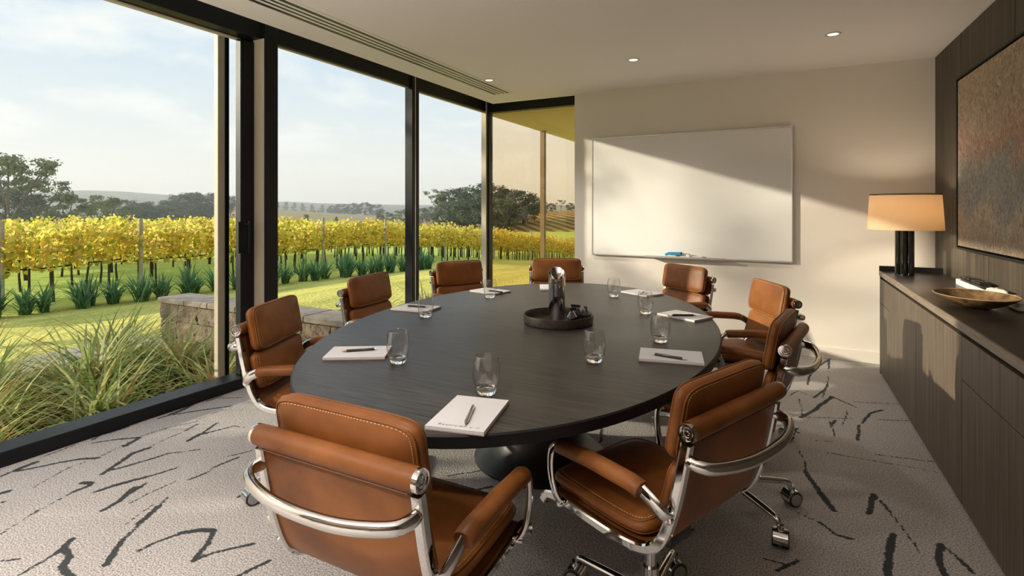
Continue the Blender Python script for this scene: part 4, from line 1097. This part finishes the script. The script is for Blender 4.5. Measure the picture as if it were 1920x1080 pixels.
# ------------------------------------------------------------------ table
TC = (-1.144, 2.460); TA = math.atan2(0.148, 0.989); T = 0.73
def build_table():
    t = thing('conference_table', 'large oval black-stained oak conference table on a spool pedestal', 'table', (TC[0], TC[1], 0), TA)
    a, b = 0.879, 1.418
    n = 128
    prof = [(1.0-0.004/a, T), (1.0, T-0.004), (1.0, T-0.034), (0.985, T-0.042), (0.6, T-0.043)]
    def ring(k, z): return [(a*k*math.cos(2*math.pi*i/n), b*k*math.sin(2*math.pi*i/n), z) for i in range(n)]
    m = MB(); m.add(ring(prof[0][0], T), [tuple(range(n))])
    mk('tabletop', m, M['table'], t, rotz=-TA)
    t.children[0].data.transform(Matrix.Rotation(TA, 4, 'Z'))
    m = MB(); V = []; F = []
    for k, z in prof: V += ring(k, z)
    for q in range(len(prof)-1):
        for i in range(n):
            j = (i+1) % n
            F.append((q*n+i, (q+1)*n+i, (q+1)*n+j, q*n+j))
    F.append(tuple(reversed(range((len(prof)-1)*n, len(prof)*n))))
    m.add(V, F); mk('edge', m, M['table_edge'], t, sharp=50)
    m = MB(); m.lathe([(0.0001,0.010),(0.335,0.010)], 64)
    p = MB(); p.lathe([(0.335,0.0),(0.345,0.006),(0.345,0.016),(0.33,0.030),(0.285,0.062),(0.245,0.105),(0.222,0.16),(0.218,0.20)], 64, c=(0.0,0.10,0))
    mk('foot', p, M['pedestal'], t)
    p = MB(); p.lathe([(0.218,0.201),(0.226,0.24),(0.250,0.30),(0.300,0.39),(0.350,0.48),(0.385,0.56),(0.40,0.64),(0.405,T-0.044)], 64, c=(0.0,0.10,0))
    mk('upper_flare', p, M['pedestal'], t)
build_table()

# ------------------------------------------------------------------ chairs
PROF = [(-0.292,0.86),(-0.283,0.815),(-0.275,0.77),(-0.262,0.70),(-0.246,0.62),(-0.226,0.545),(-0.203,0.485),(-0.172,0.447),(-0.125,0.428),(-0.05,0.423),(0.04,0.427),(0.12,0.434),(0.185,0.434),(0.212,0.424),(0.226,0.402)]
def dense(P, n=6):
    out = []
    for i in range(len(P)-1):
        p0 = P[max(i-1,0)]; p1 = P[i]; p2 = P[i+1]; p3 = P[min(i+2,len(P)-1)]
        for k in range(n):
            t = k/n
            out.append(tuple(0.5*((2*b)+(-a+c)*t+(2*a-5*b+4*c-d)*t*t+(-a+3*b-3*c+d)*t**3) for a,b,c,d in zip(p0,p1,p2,p3)))
    out.append(P[-1]); return out
DP = [Vector((0, y, z)) for y, z in dense(PROF)]
AL = [0.0]
for i in range(1, len(DP)): AL.append(AL[-1] + (DP[i]-DP[i-1]).length)
def prof_at(s):
    s = min(max(s, 0), AL[-1]-1e-6)
    i = 0
    while AL[i+1] < s: i += 1
    t = (s-AL[i])/(AL[i+1]-AL[i])
    p = DP[i].lerp(DP[i+1], t)
    a = max(i-2, 0); b = min(i+3, len(DP)-1)
    d = (DP[b]-DP[a]).normalized()
    nrm = Vector((0, -d.z, d.y))      # towards the sitter
    return p, d, nrm
def arc_of(z, y=None):
    if y is None: k = min(range(len(DP)), key=lambda i: abs(DP[i].z-z) + (10 if DP[i].y > -0.17 else 0))
    else: k = min(range(len(DP)), key=lambda i: abs(DP[i].y-y) + (10 if DP[i].z > 0.46 else 0))
    return AL[k]

def pad_parts(s0, s1, w, th, off, parent, name, seams=True):
    """puffy upholstered pad following the seat profile, with welt and stitches as sub-parts"""
    sc = (s0+s1)/2; hs = (s1-s0)/2; nA = 72
    def outline(a, n=8):
        c, s = math.cos(a), math.sin(a)
        r = (abs(c)**n + abs(s)**n)**(-1/n)
        return r*c, r*s
    def at(u, v, o):
        p, d, nr = prof_at(sc + v*hs)
        return p + Vector((u*w/2, 0, 0)) + nr*(off+o)
    # corner softening: shrink superellipse in metres
    rings = [0.35, 0.6, 0.78, 0.88, 0.94, 0.975, 0.995]
    def hgt(r): return th/2*(0.80*math.sqrt(max(0, 1-r**9)) + 0.20*(1-r*r))
    m = MB(); V = [at(0,0,hgt(0))]; F = []
    for r in rings:
        for i in range(nA):
            u, v = outline(2*math.pi*i/nA); V.append(at(u*r, v*r, hgt(r)))
    for i in range(nA):
        u, v = outline(2*math.pi*i/nA); V.append(at(u, v, 0))
    for r in reversed(rings):
        for i in range(nA):
            u, v = outline(2*math.pi*i/nA); V.append(at(u*r, v*r, -hgt(r)))
    V.append(at(0,0,-hgt(0)))
    for i in range(nA): F.append((0, 1+i, 1+(i+1) % nA))
    K = 2*len(rings)+1
    for k in range(K-1):
        for i in range(nA):
            j = (i+1) % nA
            F.append((1+k*nA+i, 1+(k+1)*nA+i, 1+(k+1)*nA+j, 1+k*nA+j))
    b = 1+(K-1)*nA
    for i in range(nA): F.append((b+i, len(V)-1, b+(i+1) % nA))
    m.add(V, F)
    o = mk(name, m, M['leather'], parent, sharp=80)
    for sgn, rr in ((1, 0.955), (-1, 0.955)):
        pts = []
        for i in range(nA):
            u, v = outline(2*math.pi*i/nA); pts.append(at(u*rr, v*rr, sgn*(hgt(rr)+0.0012)))
        wl = MB(); wl.tube(pts, 0.0028, 6, closed=True, cap=False); mk('welt', wl, M['leather'], o, sharp=80)
        if seams:
            st = MB(); n = 150
            for i in range(n):
                a0 = 2*math.pi*i/n; a1 = a0 + 2*math.pi/n*0.55; q = 0.915
                u0, v0 = outline(a0); u1, v1 = outline(a1)
                st.tube([at(u0*q, v0*q, sgn*(hgt(q)+0.0006)), at(u1*q, v1*q, sgn*(hgt(q)+0.0006))], 0.0012, 3, cap=False)
            tag(mk('stitching', st, M['thread'], o, smooth=False), kind='stuff')
    return o

def build_chair():
    t = thing('leather_swivel_chair', '', 'chair')
    RW = 0.223
    sT = arc_of(0.765); 
    # sling: one sheet of leather from top roll to the front of the seat
    m = MB(); V = []; F = []
    n = 56; s0 = sT; s1 = AL[-1]
    for i in range(n+1):
        p, d, nr = prof_at(s0+(s1-s0)*i/n)
        for x in (-RW+0.008, -0.11, 0, 0.11, RW-0.008): V.append(p+Vector((x,0,0))+nr*0.004)
        for x in (RW-0.008, 0.11, 0, -0.11, -RW+0.008): V.append(p+Vector((x,0,0))-nr*0.004)
    for i in range(n):
        for q in range(10):
            r = (q+1) % 10
            F.append((i*10+q, i*10+r, (i+1)*10+r, (i+1)*10+q))
    m.add(V, F); mk('sling', m, M['leather'], t)
    # top roll with ringed chrome ends
    p, d, nr = prof_at(arc_of(0.77))
    roll = MB(); roll.tube([(-RW-0.012, p.y, p.z), (-RW+0.01, p.y, p.z), (RW-0.01, p.y, p.z), (RW+0.012, p.y, p.z)], [0.0235,0.0250,0.0250,0.0235], 24)
    o = mk('top_roll', roll, M['leather'], t)
    sm_ = MB(); sm_.tube([(-RW+0.01, p.y-0.010, p.z-0.027), (RW-0.01, p.y-0.010, p.z-0.027)], 0.0016, 5); mk('roll_seam', sm_, M['leather'], o)
    for s in (-1, 1):
        e = MB()
        pr = [(0.0001,0.004),(0.005,0.004),(0.006,0.001),(0.0095,0.001),(0.0105,0.005),(0.013,0.005),(0.0140,0.001),(0.0175,0.001),(0.0185,0.006),(0.0225,0.006),(0.0240,0.002),(0.0240,-0.006)]
        e.lathe([(r, s*z) for r, z in pr], 24, c=(s*(RW+0.013), p.y, p.z), axis='x'); mk('end_cap', e, M['chrome'], o)
    pad_parts(arc_of(0.86)+0.008, arc_of(0.663), 0.428, 0.060, 0.052, t, 'upper_back_pad')
    pad_parts(arc_of(0.655), arc_of(0.492), 0.428, 0.056, 0.034, t, 'lower_back_pad')
    pad_parts(arc_of(0, -0.155), AL[-1]-0.022, 0.428, 0.060, 0.034, t, 'seat_pad')
    # chrome side rails
    a = sT+0.03
    path = [prof_at(a+(AL[-1]-a)*i/44)[0] for i in range(45)]
    for s in (-1, 1):
        r = MB()
        sec = [(-0.012,-0.008),(-0.009,-0.013),(0.009,-0.013),(0.012,-0.008),(0.012,0.008),(0.009,0.013),(-0.009,0.013),(-0.012,0.008)]
        r.sweep([q+Vector((s*(RW+0.004),0,0)) for q in path], sec, up=(0,-1,0))
        o = mk('side_rail', r, M['chrome'], t, sharp=25)
        b = MB()
        for z in (0.70, 0.50):
            q = prof_at(arc_of(z))[0]; b.lathe([(0.0001,0.004),(0.005,0.003),(0.006,0.0)], 10, c=(s*(RW+0.016) if False else s*(RW+0.004), q.y-0.0145, q.z), axis='y')
        mk('rail_bolt', b, M['steel'], o)
    # bowed chrome stretcher behind the back
    q = prof_at(arc_of(0.705))[0]
    hb = [(-RW-0.003,q.y-0.006,q.z), (-RW-0.004,q.y-0.03,q.z-0.002), (-RW+0.018,q.y-0.058,q.z-0.008), (-0.13,q.y-0.082,q.z-0.014), (-0.05,q.y-0.092,q.z-0.017)]
    hb = hb + [(-x,y,z) for x,y,z in reversed(hb)]
    b = MB(); b.tube(dense(hb,5), 0.0125, 14, ry=0.0165, up=(0,0,1)); mk('back_stretcher', b, M['chrome'], t)
    # under-seat bow
    q = prof_at(arc_of(0,-0.02))[0]
    ub = [(-RW,q.y,q.z-0.008),(-RW+0.03,q.y,q.z-0.032),(-0.09,q.y,q.z-0.048),(0,q.y,q.z-0.052)]
    ub = ub + [(-x,y,z) for x,y,z in reversed(ub[:-1])]
    b = MB(); b.tube(dense(ub,4), 0.014, 12); mk('seat_bow', b, M['chrome'], t)
    # arms
    for s in (-1, 1):
        X = s*(RW+0.040)
        q = prof_at(arc_of(0.555))[0]
        pth = [(s*(RW+0.018),0.135,0.432),(X-s*0.006,0.146,0.462),(X,0.160,0.52),(X,0.160,0.575),(X,0.145,0.602),(X,0.115,0.612),(X,0.0,0.613),(X,-0.13,0.606),(X,-0.175,0.598)]
        b = MB(); b.tube(dense(pth,4), 0.0085, 12, ry=0.012, up=(0,1,0))
        fr = mk('arm_frame', b, M['chrome'], t)
        el = MB(); el.tube(dense([(X,-0.165,0.600),(X,-0.200,0.583),(X-s*0.008,-0.222,0.560),(s*(RW+0.016),q.y+0.004,q.z-0.005)],4), [0.0085]*13, 12, ry=0.019, up=(0,0,1))
        mk('arm_elbow', el, M['chrome'], fr)
        bo = MB(); bo.lathe([(0.0001,0.006*s),(0.007,0.006*s),(0.009,0.003*s),(0.014,0.002*s),(0.014,-0.010*s)], 16, c=(s*(RW+0.024),q.y+0.004,q.z-0.008), axis='x')
        mk('arm_bolt', bo, M['steel'], fr); bo = MB()
        bo.lathe([(0.0001,0.006*s),(0.006,0.006*s),(0.010,0.002*s),(0.010,-0.012*s)], 16, c=(s*(RW+0.028),0.135,0.434), axis='x')
        mk('arm_bolt', bo, M['steel'], fr)
        w = MB(); w.tube([(X,0.122,0.613),(X,0.118,0.614),(X,0.0,0.615),(X,-0.13,0.608),(X,-0.160,0.602),(X,-0.164,0.601)], [0.0235,0.0260,0.0260,0.0260,0.0260,0.0235], 16, ry=0.0195, up=(0,0,1))
        ap = mk('arm_pad', w, M['leather'], fr)
    # mechanism, column, five-arm base on castors
    m = MB(); m.box(-0.055,0.055,-0.11,0.07,0.335,0.385,0.012); m.tube([(0.05,0.02,0.358),(0.17,0.02,0.350),(0.20,0.02,0.345)], 0.006, 8)
    mk('tilt_mechanism', m, M['pedestal'], t)
    m = MB(); m.lathe([(0.0001,0.34),(0.019,0.34),(0.019,0.22),(0.026,0.22),(0.027,0.135),(0.0001,0.135)], 24); mk('gas_column', m, M['steel'], t)
    m = MB(); m.lathe([(0.0001,0.150),(0.033,0.148),(0.042,0.135),(0.042,0.100),(0.034,0.088),(0.0001,0.086)], 24); mk('hub', m, M['chrome'], t)
    for k in range(5):
        a = k*2*math.pi/5 + 0.35; c, s = math.cos(a), math.sin(a)
        def P(r, z): return (r*c, r*s, z)
        m = MB(); m.tube(dense([P(0.03,0.122),P(0.12,0.117),P(0.22,0.108),P(0.272,0.102),P(0.290,0.092),P(0.293,0.070)],3), [0.0165,0.0160,0.0155,0.015,0.0145,0.014,0.0135,0.013,0.0125,0.012,0.0115,0.011,0.0105,0.0100,0.0095,0.009], 12)
        lg = mk('leg', m, M['chrome'], t)
        ca, sa = math.cos(a+0.9+k), math.sin(a+0.9+k)
        cx, cy = 0.300*c, 0.300*s
        Mx = Matrix.Translation((cx, cy, 0.0325)) @ Matrix.Rotation(a+0.9+k, 4, 'Z') @ Matrix.Scale(1.3, 4)
        h = MB(); nn = 12
        for z0, z1 in ((-0.020, 0.020),):
            V = []; F = []
            for i in range(nn+1):
                b = math.pi*(-0.05+1.1*i/nn)
                for r in (0.0285, 0.0255):
                    for x in (z0, z1): V.append((x, r*math.cos(b), r*math.sin(b)))
            for i in range(nn):
                o4 = i*4
                F += [(o4,o4+1,o4+5,o4+4),(o4+2,o4+6,o4+7,o4+3),(o4,o4+4,o4+6,o4+2),(o4+1,o4+3,o4+7,o4+5)]
            F += [(0,2,3,1),(nn*4,nn*4+1,nn*4+3,nn*4+2)]
            h.add(V, F)
        h.lathe([(0.010,0.026),(0.010,0.040),(0.0001,0.040)], 12)
        mk('castor_hood', h.xform(Mx), M['chrome'], lg)
        wl = MB()
        for x0, x1, s2 in ((-0.023,-0.004,-1), (0.004,0.023,1)):
            wl.lathe([(0.0001,x0),(0.0225,x0),(0.0250,x0+0.003),(0.0250,x1-0.003),(0.0225,x1),(0.0001,x1)], 24, axis='x')
        mk('castor_wheel', wl.xform(Mx), M['black'], lg)
        cp = MB()
        for x in (-0.0242, 0.0242): cp.lathe([(0.0001,x),(0.0185,x),(0.0195,x*0.95)], 20, axis='x')
        mk('castor_cap', cp.xform(Mx), M['grey_cap'], lg)
    return t

chair0 = build_chair()
# rod centre on the plan, direction faced, label
CH = [((-0.872,0.84), (0.0,1.0), 'brown leather swivel chair seen from behind at the near end of the oval table'),
      ((-0.121,1.525), (-0.92,0.39), 'brown leather swivel chair nearest the sideboard front, its bowed chrome back turned to the viewer'),
      ((-2.21,1.716), (0.916,0.40), 'brown leather swivel chair beside the thick mullion, both back pads and one arm showing'),
      ((-2.50,2.69), (0.99,0.12), 'brown leather chair in front of the stone wall on the window side'),
      ((-2.47,3.76), (0.877,-0.48), 'brown leather chair between the slim mullion and the corner post'),
      ((-1.82,4.36), (0.43,-0.90), 'brown leather chair at the far end behind the steel jug'),
      ((-0.685,4.29), (-0.573,-0.82), 'sunlit brown leather chair under the whiteboard tray'),
      ((-0.065,3.54), (-0.893,-0.45), 'sunlit brown leather swivel chair before the white wall, diagonal shadow across its lower pad'),
      ((0.02,2.46), (-0.99,0.147), 'brown leather swivel chair seen side on, its bowed back bar towards the sideboard')]
for i, ((rx, ry), (fx, fy), lab) in enumerate(CH):
    l = math.hypot(fx, fy); fx, fy = fx/l, fy/l
    rz = math.atan2(-fx, fy)
    loc = (rx + fx*0.275, ry + fy*0.275, 0)
    if i == 0:
        chair0.location = loc; chair0.rotation_euler = (0, 0, rz); chair0['label'] = lab; chair0['group'] = 'leather chairs round the table'
    else:
        dup(chair0, loc, rz, lab, 'leather chairs round the table')

# ------------------------------------------------------------------ on the table
TZ = T + 0.0004
def glass_meshes():
    wallm = MB()
    wallm.lathe([(0.0315,0.016),(0.0375,0.030),(0.0410,0.050),(0.0420,0.066),(0.0405,0.088),(0.0365,0.110),(0.0345,0.1175),(0.0340,0.1183),(0.0332,0.1175),(0.0352,0.109),(0.0390,0.088),(0.0404,0.066),(0.0395,0.050),(0.0358,0.032),(0.0300,0.0215)], 40)
    base = MB(); base.lathe([(0.0001,0.0),(0.0250,0.0),(0.0280,0.003),(0.0318,0.0165),(0.0300,0.0212),(0.020,0.0185),(0.0001,0.0175)], 40)
    return wallm, base
GL = pane_mat('tumbler_glass', (0.98,0.98,0.975), 1.72)
def thick_edges(m):
    # seen edge-on, the wall is a longer way through the glass
    nt = m.node_tree; t = [n for n in nt.nodes if n.type == 'BSDF_TRANSPARENT'][0]
    lw = nt.nodes.new('ShaderNodeLayerWeight'); lw.inputs['Blend'].default_value = 0.28
    r = nt.nodes.new('ShaderNodeValToRGB')
    r.color_ramp.elements[0].position = 0.45; r.color_ramp.elements[0].color = (0.985,0.985,0.98,1)
    r.color_ramp.elements[1].position = 0.98; r.color_ramp.elements[1].color = (0.40,0.40,0.39,1)
    nt.links.new(lw.outputs['Facing'], r.inputs[0]); nt.links.new(r.outputs[0], t.inputs[0])
thick_edges(GL)
GB = mat('tumbler_base', (1,1,1), 0.0); GB.node_tree.nodes['Principled BSDF'].inputs['Transmission Weight'].default_value = 1.0; GB.node_tree.nodes['Principled BSDF'].inputs['IOR'].default_value = 1.45
gw, gb = glass_meshes()
gw = gw.mesh('bowl', GL); gb = gb.mesh('thick_base', GB)
GS = [((-1.692,2.280), 'tumbler standing behind the notepad of the stone-wall side chair'),
      ((-1.690,2.957), 'tumbler by the notepad nearest the corner post'),
      ((-1.281,1.557), 'tumbler touching the corner of the notepad beside the thick-mullion chair'),
      ((-0.826,1.422), 'tumbler standing above the notepad with printed lettering'),
      ((-0.643,1.903), 'tumbler standing alone, between the black tray and the near right edge'),
      ((-0.488,2.313), 'tumbler beside the notepad nearest the side-on chair'),
      ((-0.690,2.895), 'tumbler left of the notepad by the sunlit chair with the diagonal shadow'),
      ((-1.003,3.359), 'farthest tumbler, under the whiteboard tray corner')]
for (x, y), lab in GS:
    t = thing('tumbler', lab, 'glass', (x, y, TZ), R.uniform(0, 6), 'water tumblers')
    link('bowl', gw, t); link('thick_base', gb, t)

def build_pads():
    ph = 0.011
    sheets = bxy(-0.080, 0.080, -0.115, 0.115, 0.0022, ph, 0.0004, 1).mesh('sheets', M['paper'], False)
    back = bxy(-0.0805, 0.0805, -0.1155, 0.1155, 0.0, 0.0022).mesh('card_back', M['paper_edge'], False)
    glue = bxy(-0.0805, 0.0805, 0.115, 0.1162, 0.0023, ph).mesh('glued_edge', M['paper_edge'], False)
    PADS = [((-0.778,1.247), 0.21, 'white notepad with printed lettering at the near end of the table'),
            ((-1.49,1.575), math.atan2(-0.86,0.51), 'white notepad beside the thick-mullion chair'),
            ((-1.865,2.425), math.atan2(-0.99,0.10), 'white notepad before the stone-wall side chair'),
            ((-1.80,3.15), math.atan2(-0.97,-0.22), 'white notepad before the chair by the corner post'),
            ((-1.50,3.50), math.atan2(-0.43,-0.90)+math.pi, 'white notepad mostly hidden behind the steel jug'),
            ((-0.868,3.55), math.atan2(0.45,0.90)+0.6, 'white notepad by the chair under the whiteboard tray'),
            ((-0.485,2.90), math.atan2(0.893,0.45), 'white notepad before the sunlit chair with the diagonal shadow'),
            ((-0.40,2.085), math.atan2(0.98,-0.2), 'white notepad before the side-on chair')]
    pads = []
    for i, ((x, y), rz, lab) in enumerate(PADS):
        t = thing('notepad', lab, 'notepad', (x, y, TZ), rz, 'white notepads')
        link('sheets', sheets, t); link('card_back', back, t); link('glued_edge', glue, t)
        pads.append(t)
    # faint printed heading near the lower edge of the near pad
    fc = bpy.data.curves.new('heading', 'FONT'); fc.body = 'Ruttruwr c ıı'; fc.size = 0.017; fc.shear = 0.3; fc.space_character = 1.25; fc.extrude = 0.00005; fc.align_x = 'CENTER'
    fo = bpy.data.objects.new('printed_lettering', fc); COL.objects.link(fo)
    bpy.context.view_layer.update()
    me = bpy.data.meshes.new_from_object(fo.evaluated_get(bpy.context.evaluated_depsgraph_get()))
    bpy.data.objects.remove(fo); me.materials.clear(); me.materials.append(M['ink'])
    link('printed_lettering', me, pads[0], (0.004, -0.101, ph+0.0002))
    # pens
    def pen_meshes(body, tip):
        a = MB(); a.lathe([(0.0001,-0.055),(0.0048,-0.055),(0.0052,-0.052),(0.0052,0.048),(0.0046,0.050)], 14, axis='x')
        b = MB(); b.lathe([(0.0045,0.0502),(0.0040,0.054),(0.0015,0.066),(0.0001,0.068)], 12, axis='x')
        c = MB(); c.box(-0.050, -0.012, -0.0013, 0.0013, 0.0058, 0.0070); c.box(-0.052, -0.049, -0.0013, 0.0013, 0.003, 0.0070)
        k = MB(); k.lathe([(0.0032,-0.0552),(0.0032,-0.061),(0.0001,-0.0615)], 12, axis='x')
        return (('barrel', a.mesh('barrel', body)), ('tip', b.mesh('tip', tip)), ('clip', c.mesh('clip', M['steel'], False)), ('push_button', k.mesh('push_button', M['steel'])))
    black = pen_meshes(M['wrap'], M['alu']); metal = pen_meshes(M['steel'], M['steel']); copper = pen_meshes(M['wrap'], mat('copper_tip', (0.55,0.28,0.14), 0.3, 0.9))
    z = TZ + ph + 0.0052
    for (xa, ya), (xb, yb), ms, lab in (((-0.789,1.29),(-0.735,1.155), metal, 'silver ballpoint pen on the lettered notepad'),
                                        ((-1.431,1.629),(-1.541,1.528), copper, 'black pen with a copper tip on the notepad by the thick mullion'),
                                        ((-1.923,2.411),(-1.793,2.441), black, 'black pen on the notepad before the stone-wall side chair'),
                                        ((-1.800,3.105),(-1.650,3.10), black, 'black pen on the notepad nearest the corner post'),
                                        ((-0.851,3.43),(-0.86,3.56), metal, 'silver pen on the notepad under the whiteboard tray'),
                                        ((-0.545,2.83),(-0.425,2.89), black, 'black pen on the notepad of the chair with the diagonal shadow'),
                                        ((-0.469,2.050),(-0.326,2.030), black, 'black pen on the notepad before the side-on chair')):
        t = thing('pen', lab, 'pen', ((xa+xb)/2, (ya+yb)/2, z), math.atan2(yb-ya, xb-xa), 'pens on the notepads')
        for n, me in ms: link(n, me, t)
build_pads()

def build_tray():
    tx, ty = -1.021, 2.470
    t = thing('round_tray', 'round dark bronze tray in the middle of the table', 'tray', (tx, ty, TZ))
    m = MB(); m.lathe([(0.0001,0.0),(0.166,0.0),(0.171,0.004),(0.1745,0.042),(0.174,0.045),(0.1710,0.045),(0.1685,0.040),(0.165,0.008),(0.0001,0.007)], 64)
    mk('dish', m, M['bronze_metal'], t)
    zt = TZ + 0.0072
    j = thing('steel_jug', 'tall steel jug cut off at a slant, standing in the bronze tray', 'jug', (tx-0.030, ty+0.055, zt), 0.51)
    n = 44; r = 0.0425
    V = []; F = []
    def top(a): return 0.228 + 0.030*math.sin(a)
    lv = [(r-0.002,None,0.0),(r,None,0.003),(r,1,0.0),(r-0.0012,1,0.001),(r-0.0025,1,-0.001),(r-0.0025,None,0.150),(0.0001,None,0.150)]
    for rad, f, z in lv:
        for i in range(n):
            a = 2*math.pi*i/n
            V.append((rad*math.cos(a), rad*math.sin(a), (top(a)+z) if f else z))
    for k in range(len(lv)-1):
        for i in range(n):
            q = (i+1) % n
            F.append((k*n+i, k*n+q, (k+1)*n+q, (k+1)*n+i))
    m = MB(); m.add(V, F); mk('body', m, M['steel'], j)
    h = MB(); h.box(-0.0055, 0.0055, -0.0020, 0.004, 0.085, 0.205, 0.002, 1)
    h.xform(Matrix.Rotation(-0.55, 4, 'Z') @ Matrix.Translation((0, -r-0.0008, 0)))
    mk('handle_slot', h, M['black'], j)
    g = MB(); g.lathe([(0.0001,0.0012),(0.004,0.0010),(0.0045,0.0)], 12, c=(0,0,0), axis='y')
    g.xform(Matrix.Rotation(-0.30, 4, 'Z') @ Matrix.Translation((0, -r-0.0012, 0.186)))
    mk('button', g, M['pedestal'], j)
    rr = random.Random(2)
    for (dx, dy, rz, lab) in ((0.066, 0.070, 0.4, 'black faceted foil pouch close beside the steel jug'), (0.082, -0.010, 1.3, 'black faceted foil pouch lying nearest the tray rim front'), (0.125, 0.050, 2.2, 'black faceted foil pouch farthest from the jug, silver seam up')):
        q = thing('foil_pouch', lab, 'pouch', (tx+dx, ty+dy, zt), rz, 'foil pouches in the tray'); q.scale = (1.25, 1.25, 1.3)
        ring0 = [(0.020*math.cos(i*1.0472), 0.017*math.sin(i*1.0472), 0.0) for i in range(6)]
        ring1 = [(rr.uniform(0.024,0.031)*math.cos(i*1.0472+0.3), rr.uniform(0.018,0.025)*math.sin(i*1.0472+0.3), rr.uniform(0.016,0.030)) for i in range(6)]
        ring2 = [(0.013*math.cos(i*1.0472), 0.004*math.sin(i*1.0472), 0.046+rr.uniform(-.004,.004)) for i in range(6)]
        V = ring0+ring1+ring2; F = [tuple(reversed(range(6)))]
        for k in range(2):
            for i in range(6):
                F.append((k*6+i, k*6+(i+1) % 6, (k+1)*6+(i+1) % 6, (k+1)*6+i))
        F.append(tuple(12+i for i in range(6)))
        m = MB(); m.add(V, F); mk('pouch_body', m, M['wrap'], q, smooth=False)
        c = MB(); c.add([(-0.017,-0.0012,0.046),(0.017,-0.0012,0.046),(0.017,0.0012,0.046),(-0.017,0.0012,0.046),(-0.021,-0.0012,0.060),(0.019,-0.0012,0.057),(0.019,0.0012,0.057),(-0.021,0.0012,0.060)], [(0,3,2,1),(4,5,6,7),(0,1,5,4),(1,2,6,5),(2,3,7,6),(3,0,4,7)])
        mk('crimped_top', c, M['wrap'], q, smooth=False)
        e = MB()
        for i in range(0, 6, 2): e.tube([V[6+i], V[12+i]], 0.0007, 4)
        mk('silver_seam', e, M['foil'], q, smooth=False)
build_tray()
